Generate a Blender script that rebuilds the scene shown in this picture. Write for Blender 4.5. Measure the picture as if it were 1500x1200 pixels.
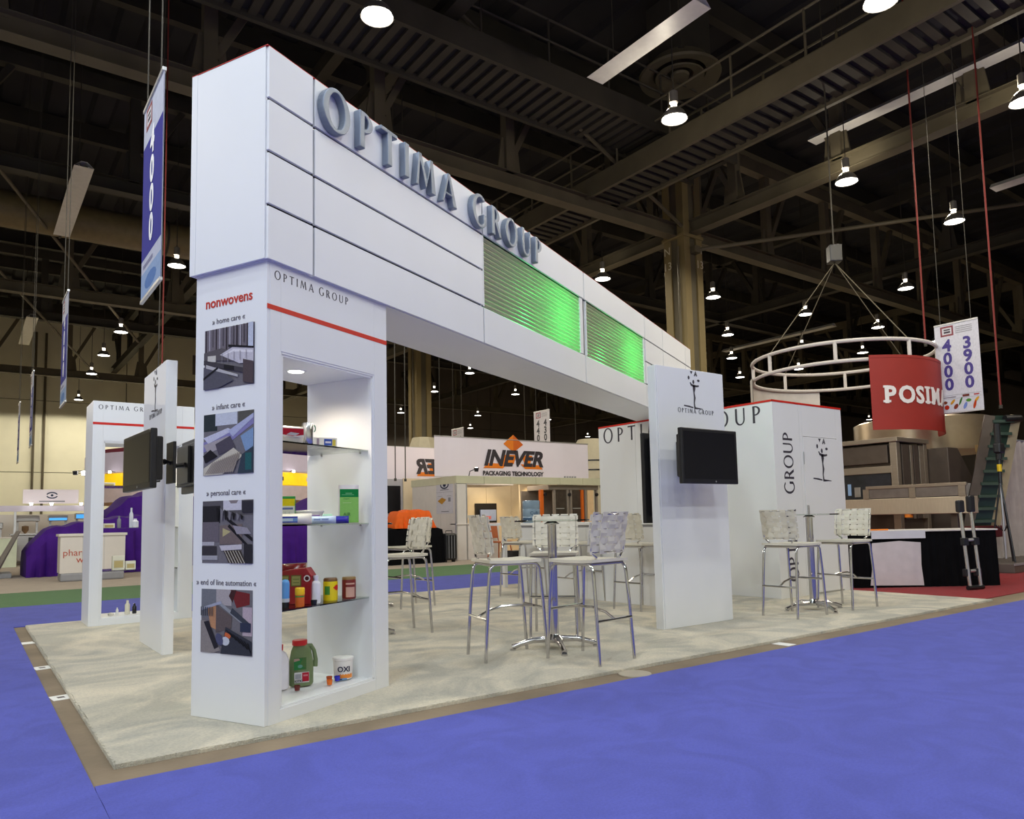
import bpy, bmesh, math, random
from math import sin, cos, pi, radians as R
from mathutils import Vector, Matrix

for o in list(bpy.data.objects):
    bpy.data.objects.remove(o, do_unlink=True)
SC = bpy.context.scene
COL = SC.collection
random.seed(7)

# ------------------------------------------------------------------ camera
cam_d = bpy.data.cameras.new('camera')
cam = bpy.data.objects.new('camera', cam_d)
COL.objects.link(cam)
F_PX, CY_PX, YAW, PITCH, ROLL = 1091.5, 670.57, R(53.725), R(4.716), R(-1.211)
cam_d.sensor_fit = 'HORIZONTAL'
cam_d.sensor_width = 36.0
cam_d.lens = F_PX / 1500 * 36.0
cam_d.shift_y = (CY_PX - 600) / 1500
cam_d.clip_start, cam_d.clip_end = 0.05, 400
fw = Vector((cos(YAW) * cos(PITCH), sin(YAW) * cos(PITCH), sin(PITCH)))
rt = Vector((sin(YAW), -cos(YAW), 0))
up = rt.cross(fw)
r2 = rt * cos(ROLL) + up * sin(ROLL)
u2 = -rt * sin(ROLL) + up * cos(ROLL)
m3 = Matrix((r2, u2, -fw)).transposed()
cam.matrix_world = Matrix.Translation((-0.5642, -3.7207, 1.036)) @ m3.to_4x4()
SC.camera = cam

# ------------------------------------------------------------------ world, exposure, hall lamps' light
SC.view_settings.view_transform = 'Standard'
SC.view_settings.look = 'None'
SC.view_settings.exposure = 0.0
SC.view_settings.gamma = 1.0
SC.view_settings.use_curve_mapping = False
w = bpy.data.worlds.new('hall_air')
SC.world = w
w.use_nodes = True
w.node_tree.nodes['Background'].inputs[0].default_value = (0.5, 0.6, 0.8, 1)
w.node_tree.nodes['Background'].inputs[1].default_value = 0.004

LAMP_Z = 8.8
LAMP_W_COOL, LAMP_W_WARM, LAMP_W_WALL = 500.0, 295.0, 620.0
COOL, WARM = (0.87, 0.95, 1.0), (1.0, 0.90, 0.71)
# lamps the photograph shows
LAMPS = [(4.32, 6.21), (10.44, 5.64), (15.98, 5.24), (20.78, 4.91), (16.03, 13.66), (20.83, 13.03), (25.83, 12.55),
         (25.9, 16.32), (30.4, 12.07), (25.81, 8.66), (30.04, 19.28), (34.77, 22.33), (15.58, 1.43), (10.49, 1.56),
         (4.31, 19.69), (4.22, 29.02), (4.26, 33.9), (4.36, 38.78), (4.76, 47.86), (20.81, 29.04), (22.05, 34.88),
         (26.96, 33.28), (24.42, 43.69), (30.12, 42.29), (36.35, 41.64), (30.95, 15.98), (34.7, 15.08), (35.61, 19.16),
         (35.36, 11.89), (61.0, 28.9), (68.2, 25.8), (41.2, 49.0), (33.8, 49.0), (47.6, 49.5)]
# unseen lamps on that grid, some added to brighten the stand and far wall
LAMPS_OUT = [(x, y) for x in (-13.5, -8.0, -2.0, 4.3, 10.4, 16.0) for y in (-11.0, -6.8, -2.6)] + \
            [(-13.5, 1.5), (-13.5, 6.0), (-8.0, 1.5), (-2.0, 1.5), (4.3, 1.5), (-8.0, 6.0), (-2.0, 6.0), (-3.0, 13.0), (-3.0, 20.0), (-3.0, 29.0), (10.4, 20.0), (10.4, 29.0),
             (10.4, 13.5), (-3.0, 38.0), (-3.0, 47.5), (9.5, 47.5), (15.0, 47.5)]
def lamp_light(x, y, seen):
    ld = bpy.data.lights.new('high_bay_light', 'SPOT')
    cool = y < 3.0 and x < 6.0
    ld.color = COOL if cool else WARM
    ld.energy = (.4 * LAMP_W_COOL if x < -10 else LAMP_W_COOL if x < 0 else .68 * LAMP_W_COOL) if cool else LAMP_W_WARM
    if y > 40 and x < 20: ld.energy = LAMP_W_WALL
    ld.spot_size, ld.spot_blend = R(172), 0.08
    ld.shadow_soft_size = 0.22
    lo = bpy.data.objects.new('high_bay_light', ld)
    lo.location = (x, y, LAMP_Z - 0.07)
    COL.objects.link(lo)
    return lo
for x, y in LAMPS + LAMPS_OUT:
    lamp_light(x, y, True)
for x, y in LAMPS[:19]:                                              # uplights added as reflector spill, boosted at right to brighten the beams
    ld = bpy.data.lights.new('high_bay_spill', 'POINT'); ld.color = WARM; ld.energy = 42 if x > 10 and y < 6 else 4; ld.shadow_soft_size = .05
    lo = bpy.data.objects.new('high_bay_spill', ld); lo.location = (x, y + .16, LAMP_Z + .30); COL.objects.link(lo)

# ------------------------------------------------------------------ materials
MC = {}
def srgb(c):
    return tuple(((v / 255) / 12.92 if v / 255 <= 0.04045 else ((v / 255 + 0.055) / 1.055) ** 2.4) for v in c)
def mat(name, col, rough=0.5, metal=0.0, var=0.06, scale=6.0, bump=0.0, bscale=60.0, emit=0.0, spec=0.5, sheen=0.0, stretch=None):
    """principled material with procedural colour variation and fine relief"""
    if name in MC: return MC[name]
    m = bpy.data.materials.new(name); MC[name] = m
    m.use_nodes = True
    nt = m.node_tree; N, L = nt.nodes, nt.links
    b = N['Principled BSDF']
    b.inputs['Roughness'].default_value = rough
    b.inputs['Metallic'].default_value = metal
    b.inputs['Specular IOR Level'].default_value = spec
    if sheen: b.inputs['Sheen Weight'].default_value = sheen
    tc = N.new('ShaderNodeTexCoord')
    src = tc.outputs['Object']
    if stretch:
        mp = N.new('ShaderNodeMapping'); mp.inputs['Scale'].default_value = stretch
        L.new(src, mp.inputs[0]); src = mp.outputs[0]
    nz = N.new('ShaderNodeTexNoise'); nz.inputs['Scale'].default_value = scale; nz.inputs['Detail'].default_value = 5
    L.new(src, nz.inputs['Vector'])
    cr = N.new('ShaderNodeValToRGB')
    cr.color_ramp.elements[0].position, cr.color_ramp.elements[1].position = 0.3, 0.7
    cr.color_ramp.elements[0].color = tuple(v * (1 - var) for v in col) + (1,)
    cr.color_ramp.elements[1].color = tuple(min(1, v * (1 + var)) for v in col) + (1,)
    L.new(nz.outputs['Fac'], cr.inputs[0]); L.new(cr.outputs[0], b.inputs['Base Color'])
    if bump:
        n2 = N.new('ShaderNodeTexNoise'); n2.inputs['Scale'].default_value = bscale; n2.inputs['Detail'].default_value = 3
        L.new(src, n2.inputs['Vector'])
        bp = N.new('ShaderNodeBump'); bp.inputs['Strength'].default_value = bump; bp.inputs['Distance'].default_value = 0.01
        L.new(n2.outputs['Fac'], bp.inputs['Height']); L.new(bp.outputs[0], b.inputs['Normal'])
    if emit:
        b.inputs['Emission Color'].default_value = tuple(col) + (1,)
        b.inputs['Emission Strength'].default_value = emit
        m.cycles.emission_sampling = 'NONE' if emit > 3 else 'AUTO'
    return m
def print_mat(name='printed_film', rough=0.45, emit=0.0):
    """flat print: colour comes from the sheet's own colour attribute"""
    if name in MC: return MC[name]
    m = bpy.data.materials.new(name); MC[name] = m
    m.use_nodes = True
    N, L = m.node_tree.nodes, m.node_tree.links
    b = N['Principled BSDF']; b.inputs['Roughness'].default_value = .7; b.inputs['Specular IOR Level'].default_value = .15
    at = N.new('ShaderNodeAttribute'); at.attribute_name = 'ink'
    nz = N.new('ShaderNodeTexNoise'); nz.inputs['Scale'].default_value = 34; nz.inputs['Detail'].default_value = 8
    mx = N.new('ShaderNodeMix'); mx.data_type = 'RGBA'; mx.blend_type = 'MULTIPLY'; mx.inputs[0].default_value = 0.35
    L.new(at.outputs['Color'], mx.inputs[6]); L.new(nz.outputs['Fac'], mx.inputs[7]); L.new(mx.outputs[2], b.inputs['Base Color'])
    return m
def glass_mat(name='clear_glass', tint=(0.93, 0.97, 0.95), refl=0.10):
    if name in MC: return MC[name]
    m = bpy.data.materials.new(name); MC[name] = m
    m.use_nodes = True
    N, L = m.node_tree.nodes, m.node_tree.links
    for n in list(N):
        if n.type != 'OUTPUT_MATERIAL': N.remove(n)
    out = N['Material Output']
    t = N.new('ShaderNodeBsdfTransparent'); t.inputs[0].default_value = tint + (1,)
    g = N.new('ShaderNodeBsdfGlossy'); g.inputs['Roughness'].default_value = 0.03
    fr = N.new('ShaderNodeFresnel'); fr.inputs[0].default_value = 1.45
    mx = N.new('ShaderNodeMixShader')
    L.new(fr.outputs[0], mx.inputs[0]); L.new(t.outputs[0], mx.inputs[1]); L.new(g.outputs[0], mx.inputs[2]); L.new(mx.outputs[0], out.inputs[0])
    return m
def translucent_mat(name, col):
    if name in MC: return MC[name]
    m = bpy.data.materials.new(name); MC[name] = m
    m.use_nodes = True
    N, L = m.node_tree.nodes, m.node_tree.links
    for n in list(N):
        if n.type != 'OUTPUT_MATERIAL': N.remove(n)
    out = N['Material Output']
    d = N.new('ShaderNodeBsdfDiffuse'); d.inputs[0].default_value = col + (1,)
    t = N.new('ShaderNodeBsdfTranslucent')
    nz = N.new('ShaderNodeTexNoise'); nz.inputs['Scale'].default_value = 9
    cr = N.new('ShaderNodeValToRGB'); cr.color_ramp.elements[0].color = (.78, .80, .74, 1); cr.color_ramp.elements[1].color = (.9, .92, .86, 1)
    L.new(nz.outputs['Fac'], cr.inputs[0]); L.new(cr.outputs[0], t.inputs[0])
    mx = N.new('ShaderNodeMixShader'); mx.inputs[0].default_value = 0.5
    L.new(d.outputs[0], mx.inputs[1]); L.new(t.outputs[0], mx.inputs[2]); L.new(mx.outputs[0], out.inputs[0])
    return m
def carpet_mat(name, col, var=0.12, scale=3.0, pile=350, patch=None, bump=0.5):
    """pile carpet: fine fleck, broad brushed patches and fibre relief"""
    if name in MC: return MC[name]
    m = bpy.data.materials.new(name); MC[name] = m
    m.use_nodes = True
    N, L = m.node_tree.nodes, m.node_tree.links
    b = N['Principled BSDF']; b.inputs['Roughness'].default_value = 0.95; b.inputs['Specular IOR Level'].default_value = 0.1
    b.inputs['Sheen Weight'].default_value = 0.12
    tc = N.new('ShaderNodeTexCoord')
    n1 = N.new('ShaderNodeTexNoise'); n1.inputs['Scale'].default_value = scale; n1.inputs['Detail'].default_value = 4; n1.inputs['Distortion'].default_value = 2.2
    n2 = N.new('ShaderNodeTexNoise'); n2.inputs['Scale'].default_value = pile / 4; n2.inputs['Detail'].default_value = 3
    L.new(tc.outputs['Object'], n1.inputs['Vector']); L.new(tc.outputs['Object'], n2.inputs['Vector'])
    c1 = N.new('ShaderNodeValToRGB')
    p = patch or tuple(v * (1 - var) for v in col)
    c1.color_ramp.elements[0].position, c1.color_ramp.elements[1].position = 0.38, 0.62
    c1.color_ramp.elements[0].color = tuple(p) + (1,); c1.color_ramp.elements[1].color = tuple(col) + (1,)
    L.new(n1.outputs['Fac'], c1.inputs[0])
    c2 = N.new('ShaderNodeValToRGB')
    c2.color_ramp.elements[0].position, c2.color_ramp.elements[1].position = 0.3, 0.7
    c2.color_ramp.elements[0].color = (.78, .78, .8, 1); c2.color_ramp.elements[1].color = (1, 1, 1, 1)
    L.new(n2.outputs['Fac'], c2.inputs[0])
    mx = N.new('ShaderNodeMix'); mx.data_type = 'RGBA'; mx.blend_type = 'MULTIPLY'; mx.inputs[0].default_value = 0.8
    L.new(c1.outputs[0], mx.inputs[6]); L.new(c2.outputs[0], mx.inputs[7]); L.new(mx.outputs[2], b.inputs['Base Color'])
    n3 = N.new('ShaderNodeTexNoise'); n3.inputs['Scale'].default_value = pile
    L.new(tc.outputs['Object'], n3.inputs['Vector'])
    bp = N.new('ShaderNodeBump'); bp.inputs['Strength'].default_value = bump; bp.inputs['Distance'].default_value = 0.012
    L.new(n3.outputs['Fac'], bp.inputs['Height']); L.new(bp.outputs[0], b.inputs['Normal'])
    return m

WHITE = mat('white_laminate', (0.80, 0.805, 0.82), 0.38, var=0.012, scale=2, spec=0.35)
WHITE2 = mat('white_laminate_door', (0.78, 0.775, 0.765), 0.4, var=0.012, scale=2, spec=0.35)
CORE = mat('black_gap_core', (0.02, 0.02, 0.025), 0.6)
CHROME = mat('polished_chrome', (0.60, 0.59, 0.60), 0.13, 1.0, var=0.02)
STEEL = mat('brushed_steel', (0.55, 0.53, 0.50), 0.32, 1.0, var=0.08, scale=4, stretch=(1, 1, 14))
ALU = mat('dull_aluminium', (0.60, 0.60, 0.60), 0.4, 0.8, var=0.05)
RED = mat('red_vinyl', srgb((205, 28, 12)), 0.4, var=0.03)
INK = mat('dark_grey_vinyl', srgb((62, 58, 66)), 0.45, var=0.04)
INKGREY = mat('grey_caption_vinyl', srgb((105, 100, 108)), 0.5, var=0.04)
BLACKP = mat('black_plastic', (0.012, 0.012, 0.014), 0.35, var=0.1)
SCREEN = mat('dark_glossy_screen', (0.010, 0.010, 0.013), 0.22, var=0.05, spec=0.3)
LEATHER = mat('cream_leather', (0.70, 0.65, 0.54), 0.5, var=0.05, scale=12, bump=0.15, bscale=150)
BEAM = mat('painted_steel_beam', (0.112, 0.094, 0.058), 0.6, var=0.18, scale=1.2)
BEAMD = mat('dark_dimmed_steel', (0.044, 0.038, 0.027), 0.7, var=0.2, scale=1.2)  # dark steel; on roof beams the dimness away from lamps is in the colour
DECKM = mat('dark_roof_deck', (0.015, 0.015, 0.019), 0.8, var=0.35, scale=0.25)
LENS = mat('lit_lamp_lens', (1.0, 0.97, 0.9), 0.5, emit=14.0)
LAMPSH = mat('spun_aluminium_shade', (0.30, 0.28, 0.25), 0.45, 0.6)
GREY = mat('mid_grey_paint', (0.30, 0.30, 0.32), 0.5)
PRINT = print_mat()

# ------------------------------------------------------------------ mesh helpers
class MB:
    def __init__(s): s.v, s.f, s.mi, s.ink = [], [], [], []
    def add(s, vs, fs, mi=0, ink=None):
        k = len(s.v); s.v += [tuple(v) for v in vs]
        for f in fs: s.f.append(tuple(i + k for i in f)); s.mi.append(mi); s.ink.append(ink or (1, 1, 1))
        return s
    def box(s, x0, y0, z0, x1, y1, z1, mi=0, ink=None):
        vs = [(x, y, z) for z in (z0, z1) for y in (y0, y1) for x in (x0, x1)]
        return s.add(vs, [(0, 2, 3, 1), (4, 5, 7, 6), (0, 1, 5, 4), (2, 6, 7, 3), (0, 4, 6, 2), (1, 3, 7, 5)], mi, ink)
    def obox(s, c, sz, rz=0, rx=0, mi=0):
        M = Matrix.Translation(c) @ Matrix.Rotation(rz, 4, 'Z') @ Matrix.Rotation(rx, 4, 'X')
        b = MB().box(-sz[0] / 2, -sz[1] / 2, -sz[2] / 2, sz[0] / 2, sz[1] / 2, sz[2] / 2)
        return s.add([M @ Vector(v) for v in b.v], b.f, mi)
    def tube(s, pts, r, seg=10, cap=True, mi=0, closed=False):
        P = [Vector(p) for p in pts]; n = len(P)
        rr = r if isinstance(r, (list, tuple)) else [r] * n
        vs, nrm = [], None
        for i, p in enumerate(P):
            if closed: t = P[(i + 1) % n] - P[i - 1]
            else: t = (P[min(i + 1, n - 1)] - P[max(i - 1, 0)])
            t.normalize()
            if nrm is None:
                a = Vector((0, 0, 1)) if abs(t.z) < .9 else Vector((1, 0, 0))
                nrm = t.cross(a).normalized()
            else:
                nrm = (nrm - t * nrm.dot(t)).normalized()
            bn = t.cross(nrm)
            for k in range(seg):
                a = 2 * pi * k / seg
                vs.append(p + (nrm * cos(a) + bn * sin(a)) * rr[i])
        fs = []
        for i in range(n if closed else n - 1):
            j = (i + 1) % n
            for k in range(seg):
                l = (k + 1) % seg
                fs.append((i * seg + k, i * seg + l, j * seg + l, j * seg + k))
        if cap and not closed: fs += [tuple(range(seg))[::-1], tuple((n - 1) * seg + k for k in range(seg))]
        return s.add(vs, fs, mi)
    def beam(s, p0, p1, wd, ht, mi=0):
        """square section member from p0 to p1, wd sideways and ht upwards"""
        a, b = Vector(p0), Vector(p1); t = (b - a).normalized()
        ref = Vector((0, 0, 1)) if abs(t.z) < .98 else Vector((0, 1, 0))
        x = t.cross(ref).normalized(); y = x.cross(t)
        vs = [q + x * (i * wd / 2) + y * (j * ht / 2) for q in (a, b) for i, j in ((-1, -1), (1, -1), (1, 1), (-1, 1))]
        return s.add(vs, [(0, 1, 2, 3), (7, 6, 5, 4), (0, 4, 5, 1), (1, 5, 6, 2), (2, 6, 7, 3), (3, 7, 4, 0)], mi)
    def lathe(s, prof, seg=24, c=(0, 0, 0), mi=0, sx=1, sy=1, cap=True):
        vs = [(c[0] + r * cos(2 * pi * k / seg) * sx, c[1] + r * sin(2 * pi * k / seg) * sy, c[2] + z) for r, z in prof for k in range(seg)]
        fs = [(i * seg + k, i * seg + (k + 1) % seg, (i + 1) * seg + (k + 1) % seg, (i + 1) * seg + k) for i in range(len(prof) - 1) for k in range(seg)]
        if cap and prof[0][0] > 0: fs.append(tuple(range(seg))[::-1])
        if cap and prof[-1][0] > 0: fs.append(tuple((len(prof) - 1) * seg + k for k in range(seg)))
        return s.add(vs, fs, mi)
    def poly(s, pts, z=0.0, h=0.0, mi=0, ink=None):
        """flat polygon in XY at z, extruded by h when h > 0"""
        n = len(pts)
        ar = sum(pts[i][0] * pts[(i + 1) % n][1] - pts[(i + 1) % n][0] * pts[i][1] for i in range(n))
        if ar < 0: pts = pts[::-1]
        if not h: return s.add([(x, y, z) for x, y in pts], [tuple(range(n))], mi, ink)
        vs = [(x, y, z) for x, y in pts] + [(x, y, z + h) for x, y in pts]
        return s.add(vs, [tuple(range(n))[::-1], tuple(range(n, 2 * n))] + [(i, (i + 1) % n, (i + 1) % n + n, i + n) for i in range(n)], mi, ink)
    def ring(s, outer, inner, z=0.0, h=0.01, mi=0, closed=True):
        n = len(outer)
        vs = [(x, y, zz) for zz in (z, z + h) for lp in (outer, inner) for x, y in lp]
        fs = []
        for i in range(n if closed else n - 1):
            j = (i + 1) % n
            fs += [(2 * n + i, 2 * n + j, 3 * n + j, 3 * n + i), (j, i, n + i, n + j), (i, j, 2 * n + j, 2 * n + i), (n + j, n + i, 3 * n + i, 3 * n + j)]
        if not closed:
            fs += [(0, 2 * n, 3 * n, n), (n - 1, 2 * n - 1, 4 * n - 1, 3 * n - 1)]
        return s.add(vs, fs, mi)
    def xf(s, M):
        s.v = [tuple(M @ Vector(v)) for v in s.v]; return s
    def mesh(s, name, smooth=False):
        me = bpy.data.meshes.new(name)
        me.from_pydata(s.v, [], s.f)
        me.polygons.foreach_set('material_index', s.mi)
        if any(i != (1, 1, 1) for i in s.ink):
            ca = me.color_attributes.new('ink', 'FLOAT_COLOR', 'CORNER')
            k = 0
            for p, c in zip(me.polygons, s.ink):
                for _ in p.vertices:
                    ca.data[k].color = (c[0], c[1], c[2], 1); k += 1
        bm = bmesh.new(); bm.from_mesh(me); bmesh.ops.recalc_face_normals(bm, faces=bm.faces) if not any(i != (1, 1, 1) for i in s.ink) else None
        bm.to_mesh(me); bm.free()
        if smooth:
            me.shade_smooth(); me.set_sharp_from_angle(angle=R(40))
        me.update()
        return me
    def build(s, name, m, parent=None, loc=(0, 0, 0), rz=0, smooth=False, bevel=0, kind=None, label=None):
        return put(s.mesh(name, smooth), name, m, parent, loc, (0, 0, rz), bevel, kind, label)
def put(me, name, m, parent=None, loc=(0, 0, 0), rot=(0, 0, 0), bevel=0, kind=None, label=None, scale=None):
    me.materials.clear()
    for x in (m if isinstance(m, (list, tuple)) else [m]): me.materials.append(x)
    o = bpy.data.objects.new(name, me); COL.objects.link(o)
    o.location = loc; o.rotation_euler = rot
    if scale: o.scale = scale
    if parent: o.parent = parent
    if kind: o['kind'] = kind
    if label: o['label'] = label
    if bevel:
        md = o.modifiers.new('bevel', 'BEVEL'); md.width = bevel; md.segments = 2; md.limit_method = 'ANGLE'; md.angle_limit = R(50)
    return o
def tag(o, label=None, cat=None, group=None, kind=None):
    if label: o['label'] = label
    if cat: o['category'] = cat
    if group: o['group'] = group
    if kind: o['kind'] = kind
    return o
def thing(name, label, cat, loc=(0, 0, 0), rz=0, group=None, kind=None):
    o = bpy.data.objects.new(name, None); COL.objects.link(o)
    o.empty_display_size = 0.1
    o.location = loc; o.rotation_euler = (0, 0, rz)
    return tag(o, label, cat, group, kind)
def copy_tree(o, parent=None):
    c = o.copy(); COL.objects.link(c)
    if parent: c.parent = parent
    for ch in list(o.children): copy_tree(ch, c)
    return c
def copy_at(o, loc, rz, label, group=None):
    c = copy_tree(o); c.location = loc; c.rotation_euler = (0, 0, rz); c['label'] = label
    if group: c['group'] = group
    return c
def bx(name, m, parent, a, b, bevel=0.003, label=None):
    return MB().box(*a, *b).build(name, m, parent, bevel=bevel, label=label)

# lettering -------------------------------------------------------
TC = {}
def text_mesh(s, size, ext=0.001, shear=0.0, off=0.0, align='CENTER', space=1.0):
    cu = bpy.data.curves.new('lettering', 'FONT')
    cu.body = s; cu.size = size; cu.extrude = ext; cu.shear = shear; cu.offset = off
    cu.align_x = align; cu.space_character = space; cu.resolution_u = 3
    ob = bpy.data.objects.new('lettering', cu); COL.objects.link(ob)
    bpy.context.view_layer.update()
    me = bpy.data.meshes.new_from_object(ob.evaluated_get(bpy.context.evaluated_depsgraph_get()))
    bpy.data.objects.remove(ob); bpy.data.curves.remove(cu)
    return me
def wrap_round(o, r, turn=0.0, axis_y=0.0):
    """bend an upright lettering mesh round a vertical cylinder of radius r"""
    for v in o.data.vertices:
        a = v.co.x / r; q = r + .0006 + v.co.z
        v.co = (q * sin(a), v.co.y, q * cos(a))
    o.rotation_euler = (R(90), 0, turn)
    return o
def text_on(s, w, m, parent, loc, rz=0, size=1.0, name='lettering', **k):
    """upright lettering w wide, centred on loc (its baseline), facing local -y turned by rz; w None keeps the size"""
    me = text_mesh(s, size, **k)
    if w:
        xs = [v.co.x for v in me.vertices]; f = w / (max(xs) - min(xs))
        for v in me.vertices: v.co.x *= f; v.co.y *= f
    return put(me, name, m, parent, loc, (R(90), 0, rz))
def arc(cx, cy, rx, ry, a0, a1, n=18):
    return [(cx + rx * cos(R(a0 + (a1 - a0) * i / n)), cy + ry * sin(R(a0 + (a1 - a0) * i / n))) for i in range(n + 1)]
GW = {'O': .86, 'P': .50, 'T': .68, 'I': .20, 'M': .92, 'A': .76, 'G': .78, 'R': .58, 'U': .70, ' ': .34}
def glyph(b, ch, x, y, s, h, wt=1.0):
    """one letter of a flared humanist sans: thick stems, thin turns"""
    def P(*pts): b.poly([(x + px * s, y + py * s) for px, py in pts], 0, h)
    def RG(o, i, closed=True): b.ring([(x + px * s, y + py * s) for px, py in o], [(x + px * s, y + py * s) for px, py in i], 0, h, closed=closed)
    k = wt
    if ch == 'O': RG(arc(.41, .5, .41, .52, 0, 360, 32)[:-1], arc(.41, .5, .41 - .13 * k, .52 - .075 * k, 0, 360, 32)[:-1])
    if ch in 'PR':
        P((0, 0), (.145 * k, 0), (.135 * k, .5), (.145 * k, 1), (0, 1), (.01, .5))
        RG(arc(.15, .72, .33, .28, 90, -90), arc(.15, .72, .33 - .13 * k, .28 - .075 * k, 90, -90), False)
        P((.1, 1), (.16, 1), (.16, 1 - .075 * k), (.1, 1 - .075 * k)); P((.1, .44), (.16, .44), (.16, .44 + .075 * k), (.1, .44 + .075 * k))
    if ch == 'R': P((.20, .47), (.36, .50), (.62, 0), (.45, 0))
    if ch == 'T':
        P((0, 1), (.66, 1), (.66, 1 - .09 * k), (0, 1 - .09 * k)); P((.26, 0), (.26 + .14 * k, 0), (.25 + .14 * k, .5), (.26 + .14 * k, .95), (.26, .95), (.27, .5))
    if ch == 'I': P((0, 0), (.145 * k, 0), (.135 * k, .5), (.145 * k, 1), (0, 1), (.01, .5))
    if ch == 'M':
        P((0, 0), (.085 * k, 0), (.21, 1), (.13, 1)); P((.13, 1), (.25, 1), (.50, .26), (.45, .02))
        P((.45, .02), (.50, .18), (.74, 1), (.66, 1)); P((.66, 1), (.77, 1), (.90, 0), (.90 - .145 * k, 0))
    if ch == 'A':
        P((0, 0), (.085 * k, 0), (.40, 1), (.32, 1)); P((.32, 1), (.43, 1), (.76, 0), (.76 - .15 * k, 0)); P((.14, .29), (.60, .29), (.58, .365), (.16, .365))
    if ch == 'G':
        RG(arc(.41, .5, .41, .52, 48, 318, 26), arc(.41, .5, .41 - .13 * k, .52 - .075 * k, 54, 312, 26), False)
        P((.58, .10), (.72, .13), (.72, .46), (.58, .46))
    if ch == 'U':
        P((0, 1), (.13 * k, 1), (.13 * k, .33), (0, .33)); P((.52, 1), (.61, 1), (.61, .33), (.52, .33))
        RG(arc(.305, .34, .305, .36, 180, 360), arc(.325, .34, .325 - .13 * k, .36 - .08 * k, 180, 360), False)
def word_layout(ratio, cap=1.06, xs=1.1):
    """letters of the two words laid out so that line width / letter height = ratio"""
    sp = .95
    body = sum(GW[c] * (cap if i in (0, 6) else 1) for i, c in enumerate('OPTIMAGROUP')) * xs
    track = max(.06, (ratio - body - sp) / 9)
    out, x = [], 0
    for wd in ('OPTIMA', 'GROUP'):
        for i, ch in enumerate(wd):
            k = cap if i == 0 else 1.0
            out.append((ch, x, k)); x += GW[ch] * k * xs + (track if i < len(wd) - 1 else 0)
        x += sp
    return out, x - sp
def house_name(width, height, m, parent, loc, rz=0, h=0.0012, rot=None, name='lettering', wt=1.0, xs=1.1):
    """the two words of the stand's name as one line of flat vinyl letters; loc is the left end of the baseline"""
    lay, tot = word_layout(width / height, xs=xs)
    b = MB(); s = width / tot
    for ch, x, k in lay:
        g = MB(); glyph(g, ch, 0, 0, k, h, wt)
        b.add([(vx * xs * s + x * s, vy * height, vz) for vx, vy, vz in g.v], g.f)
    return put(b.mesh(name), name, m, parent, loc, rot or (R(90), 0, rz))
def blob(cx, cy, rx, ry, a=0, n=12):
    return [(cx + rx * cos(2 * pi * i / n) * cos(a) - ry * sin(2 * pi * i / n) * sin(a), cy + rx * cos(2 * pi * i / n) * sin(a) + ry * sin(2 * pi * i / n) * cos(a)) for i in range(n)]
def brush(b, pts, ws, h):
    L, Rr = [], []
    for i, (x, y) in enumerate(pts):
        x0, y0 = pts[max(i - 1, 0)]; x1, y1 = pts[min(i + 1, len(pts) - 1)]
        d = math.hypot(x1 - x0, y1 - y0); nx, ny = -(y1 - y0) / d, (x1 - x0) / d
        L.append((x + nx * ws[i] / 2, y + ny * ws[i] / 2)); Rr.append((x - nx * ws[i] / 2, y - ny * ws[i] / 2))
    for i in range(len(pts) - 1): b.poly([L[i], L[i + 1], Rr[i + 1], Rr[i]], 0, h)
def emblem(height, m, parent, loc, rz=0, h=0.0012, name='emblem'):
    """brush-drawn juggler: ground line, body, arms, head, two balls, a triangle and an A; loc is the foot"""
    b = MB(); k = height
    def stroke(b, pts, ws, h, f=1.35): brush(b, pts, [q * f for q in ws], h)
    stroke(b, [(-.40, .045), (-.2, .03), (-.04, .01)], [.02 , .028, .02], h)
    stroke(b, [(.0, .01), (.06, .0), (.22, .0), (.34, -.01)], [.05, .035, .018, .01], h)
    stroke(b, [(.02, .01), (.005, .14), (.03, .27), (.01, .4), (.02, .52), (.01, .60)], [.035, .03, .05, .03, .075, .05], h)
    stroke(b, [(-.13, .67), (-.09, .61), (.0, .585), (.12, .585), (.21, .60)], [.02, .04, .05, .035, .03], h)
    b.poly(blob(0, .69, .035, .055), 0, h); b.poly(blob(-.18, .79, .035, .05), 0, h); b.poly(blob(.20, .74, .05, .032), 0, h)
    b.poly([(-.12, .97), (-.02, .97), (-.07, .89)], 0, h)
    stroke(b, [(.05, .85), (.10, .97), (.14, .85)], [.03, .03, .03], h); b.poly([(.07, .88), (.13, .88), (.13, .905), (.07, .905)], 0, h)
    b.v = [(x * k, y * k, z) for x, y, z in b.v]
    return put(b.mesh(name), name, m, parent, loc, (R(90), 0, rz), kind='stuff')
def sheet(polys, w, hgt, parent, loc, rz=0, name='printed_photo', base=(200, 200, 205), step=0.0003, label=None, m=None, thick=0.002):
    """a printed sheet: base rectangle plus layered ink areas in 0..1 sheet coordinates (x right, y up)"""
    b = MB()
    b.box(0, 0, -thick, w, hgt, 0, ink=srgb(base))
    for i, (pts, c) in enumerate(polys):
        b.poly([(min(max(x, 0), 1) * w, min(max(y, 0), 1) * hgt) for x, y in pts], step * (i + 1), ink=srgb(c))
    return put(b.mesh(name), name, m or PRINT, parent, loc, (R(90), 0, rz), label=label)
def rect(x0, y0, x1, y1): return [(x0, y0), (x1, y0), (x1, y1), (x0, y1)]

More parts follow.
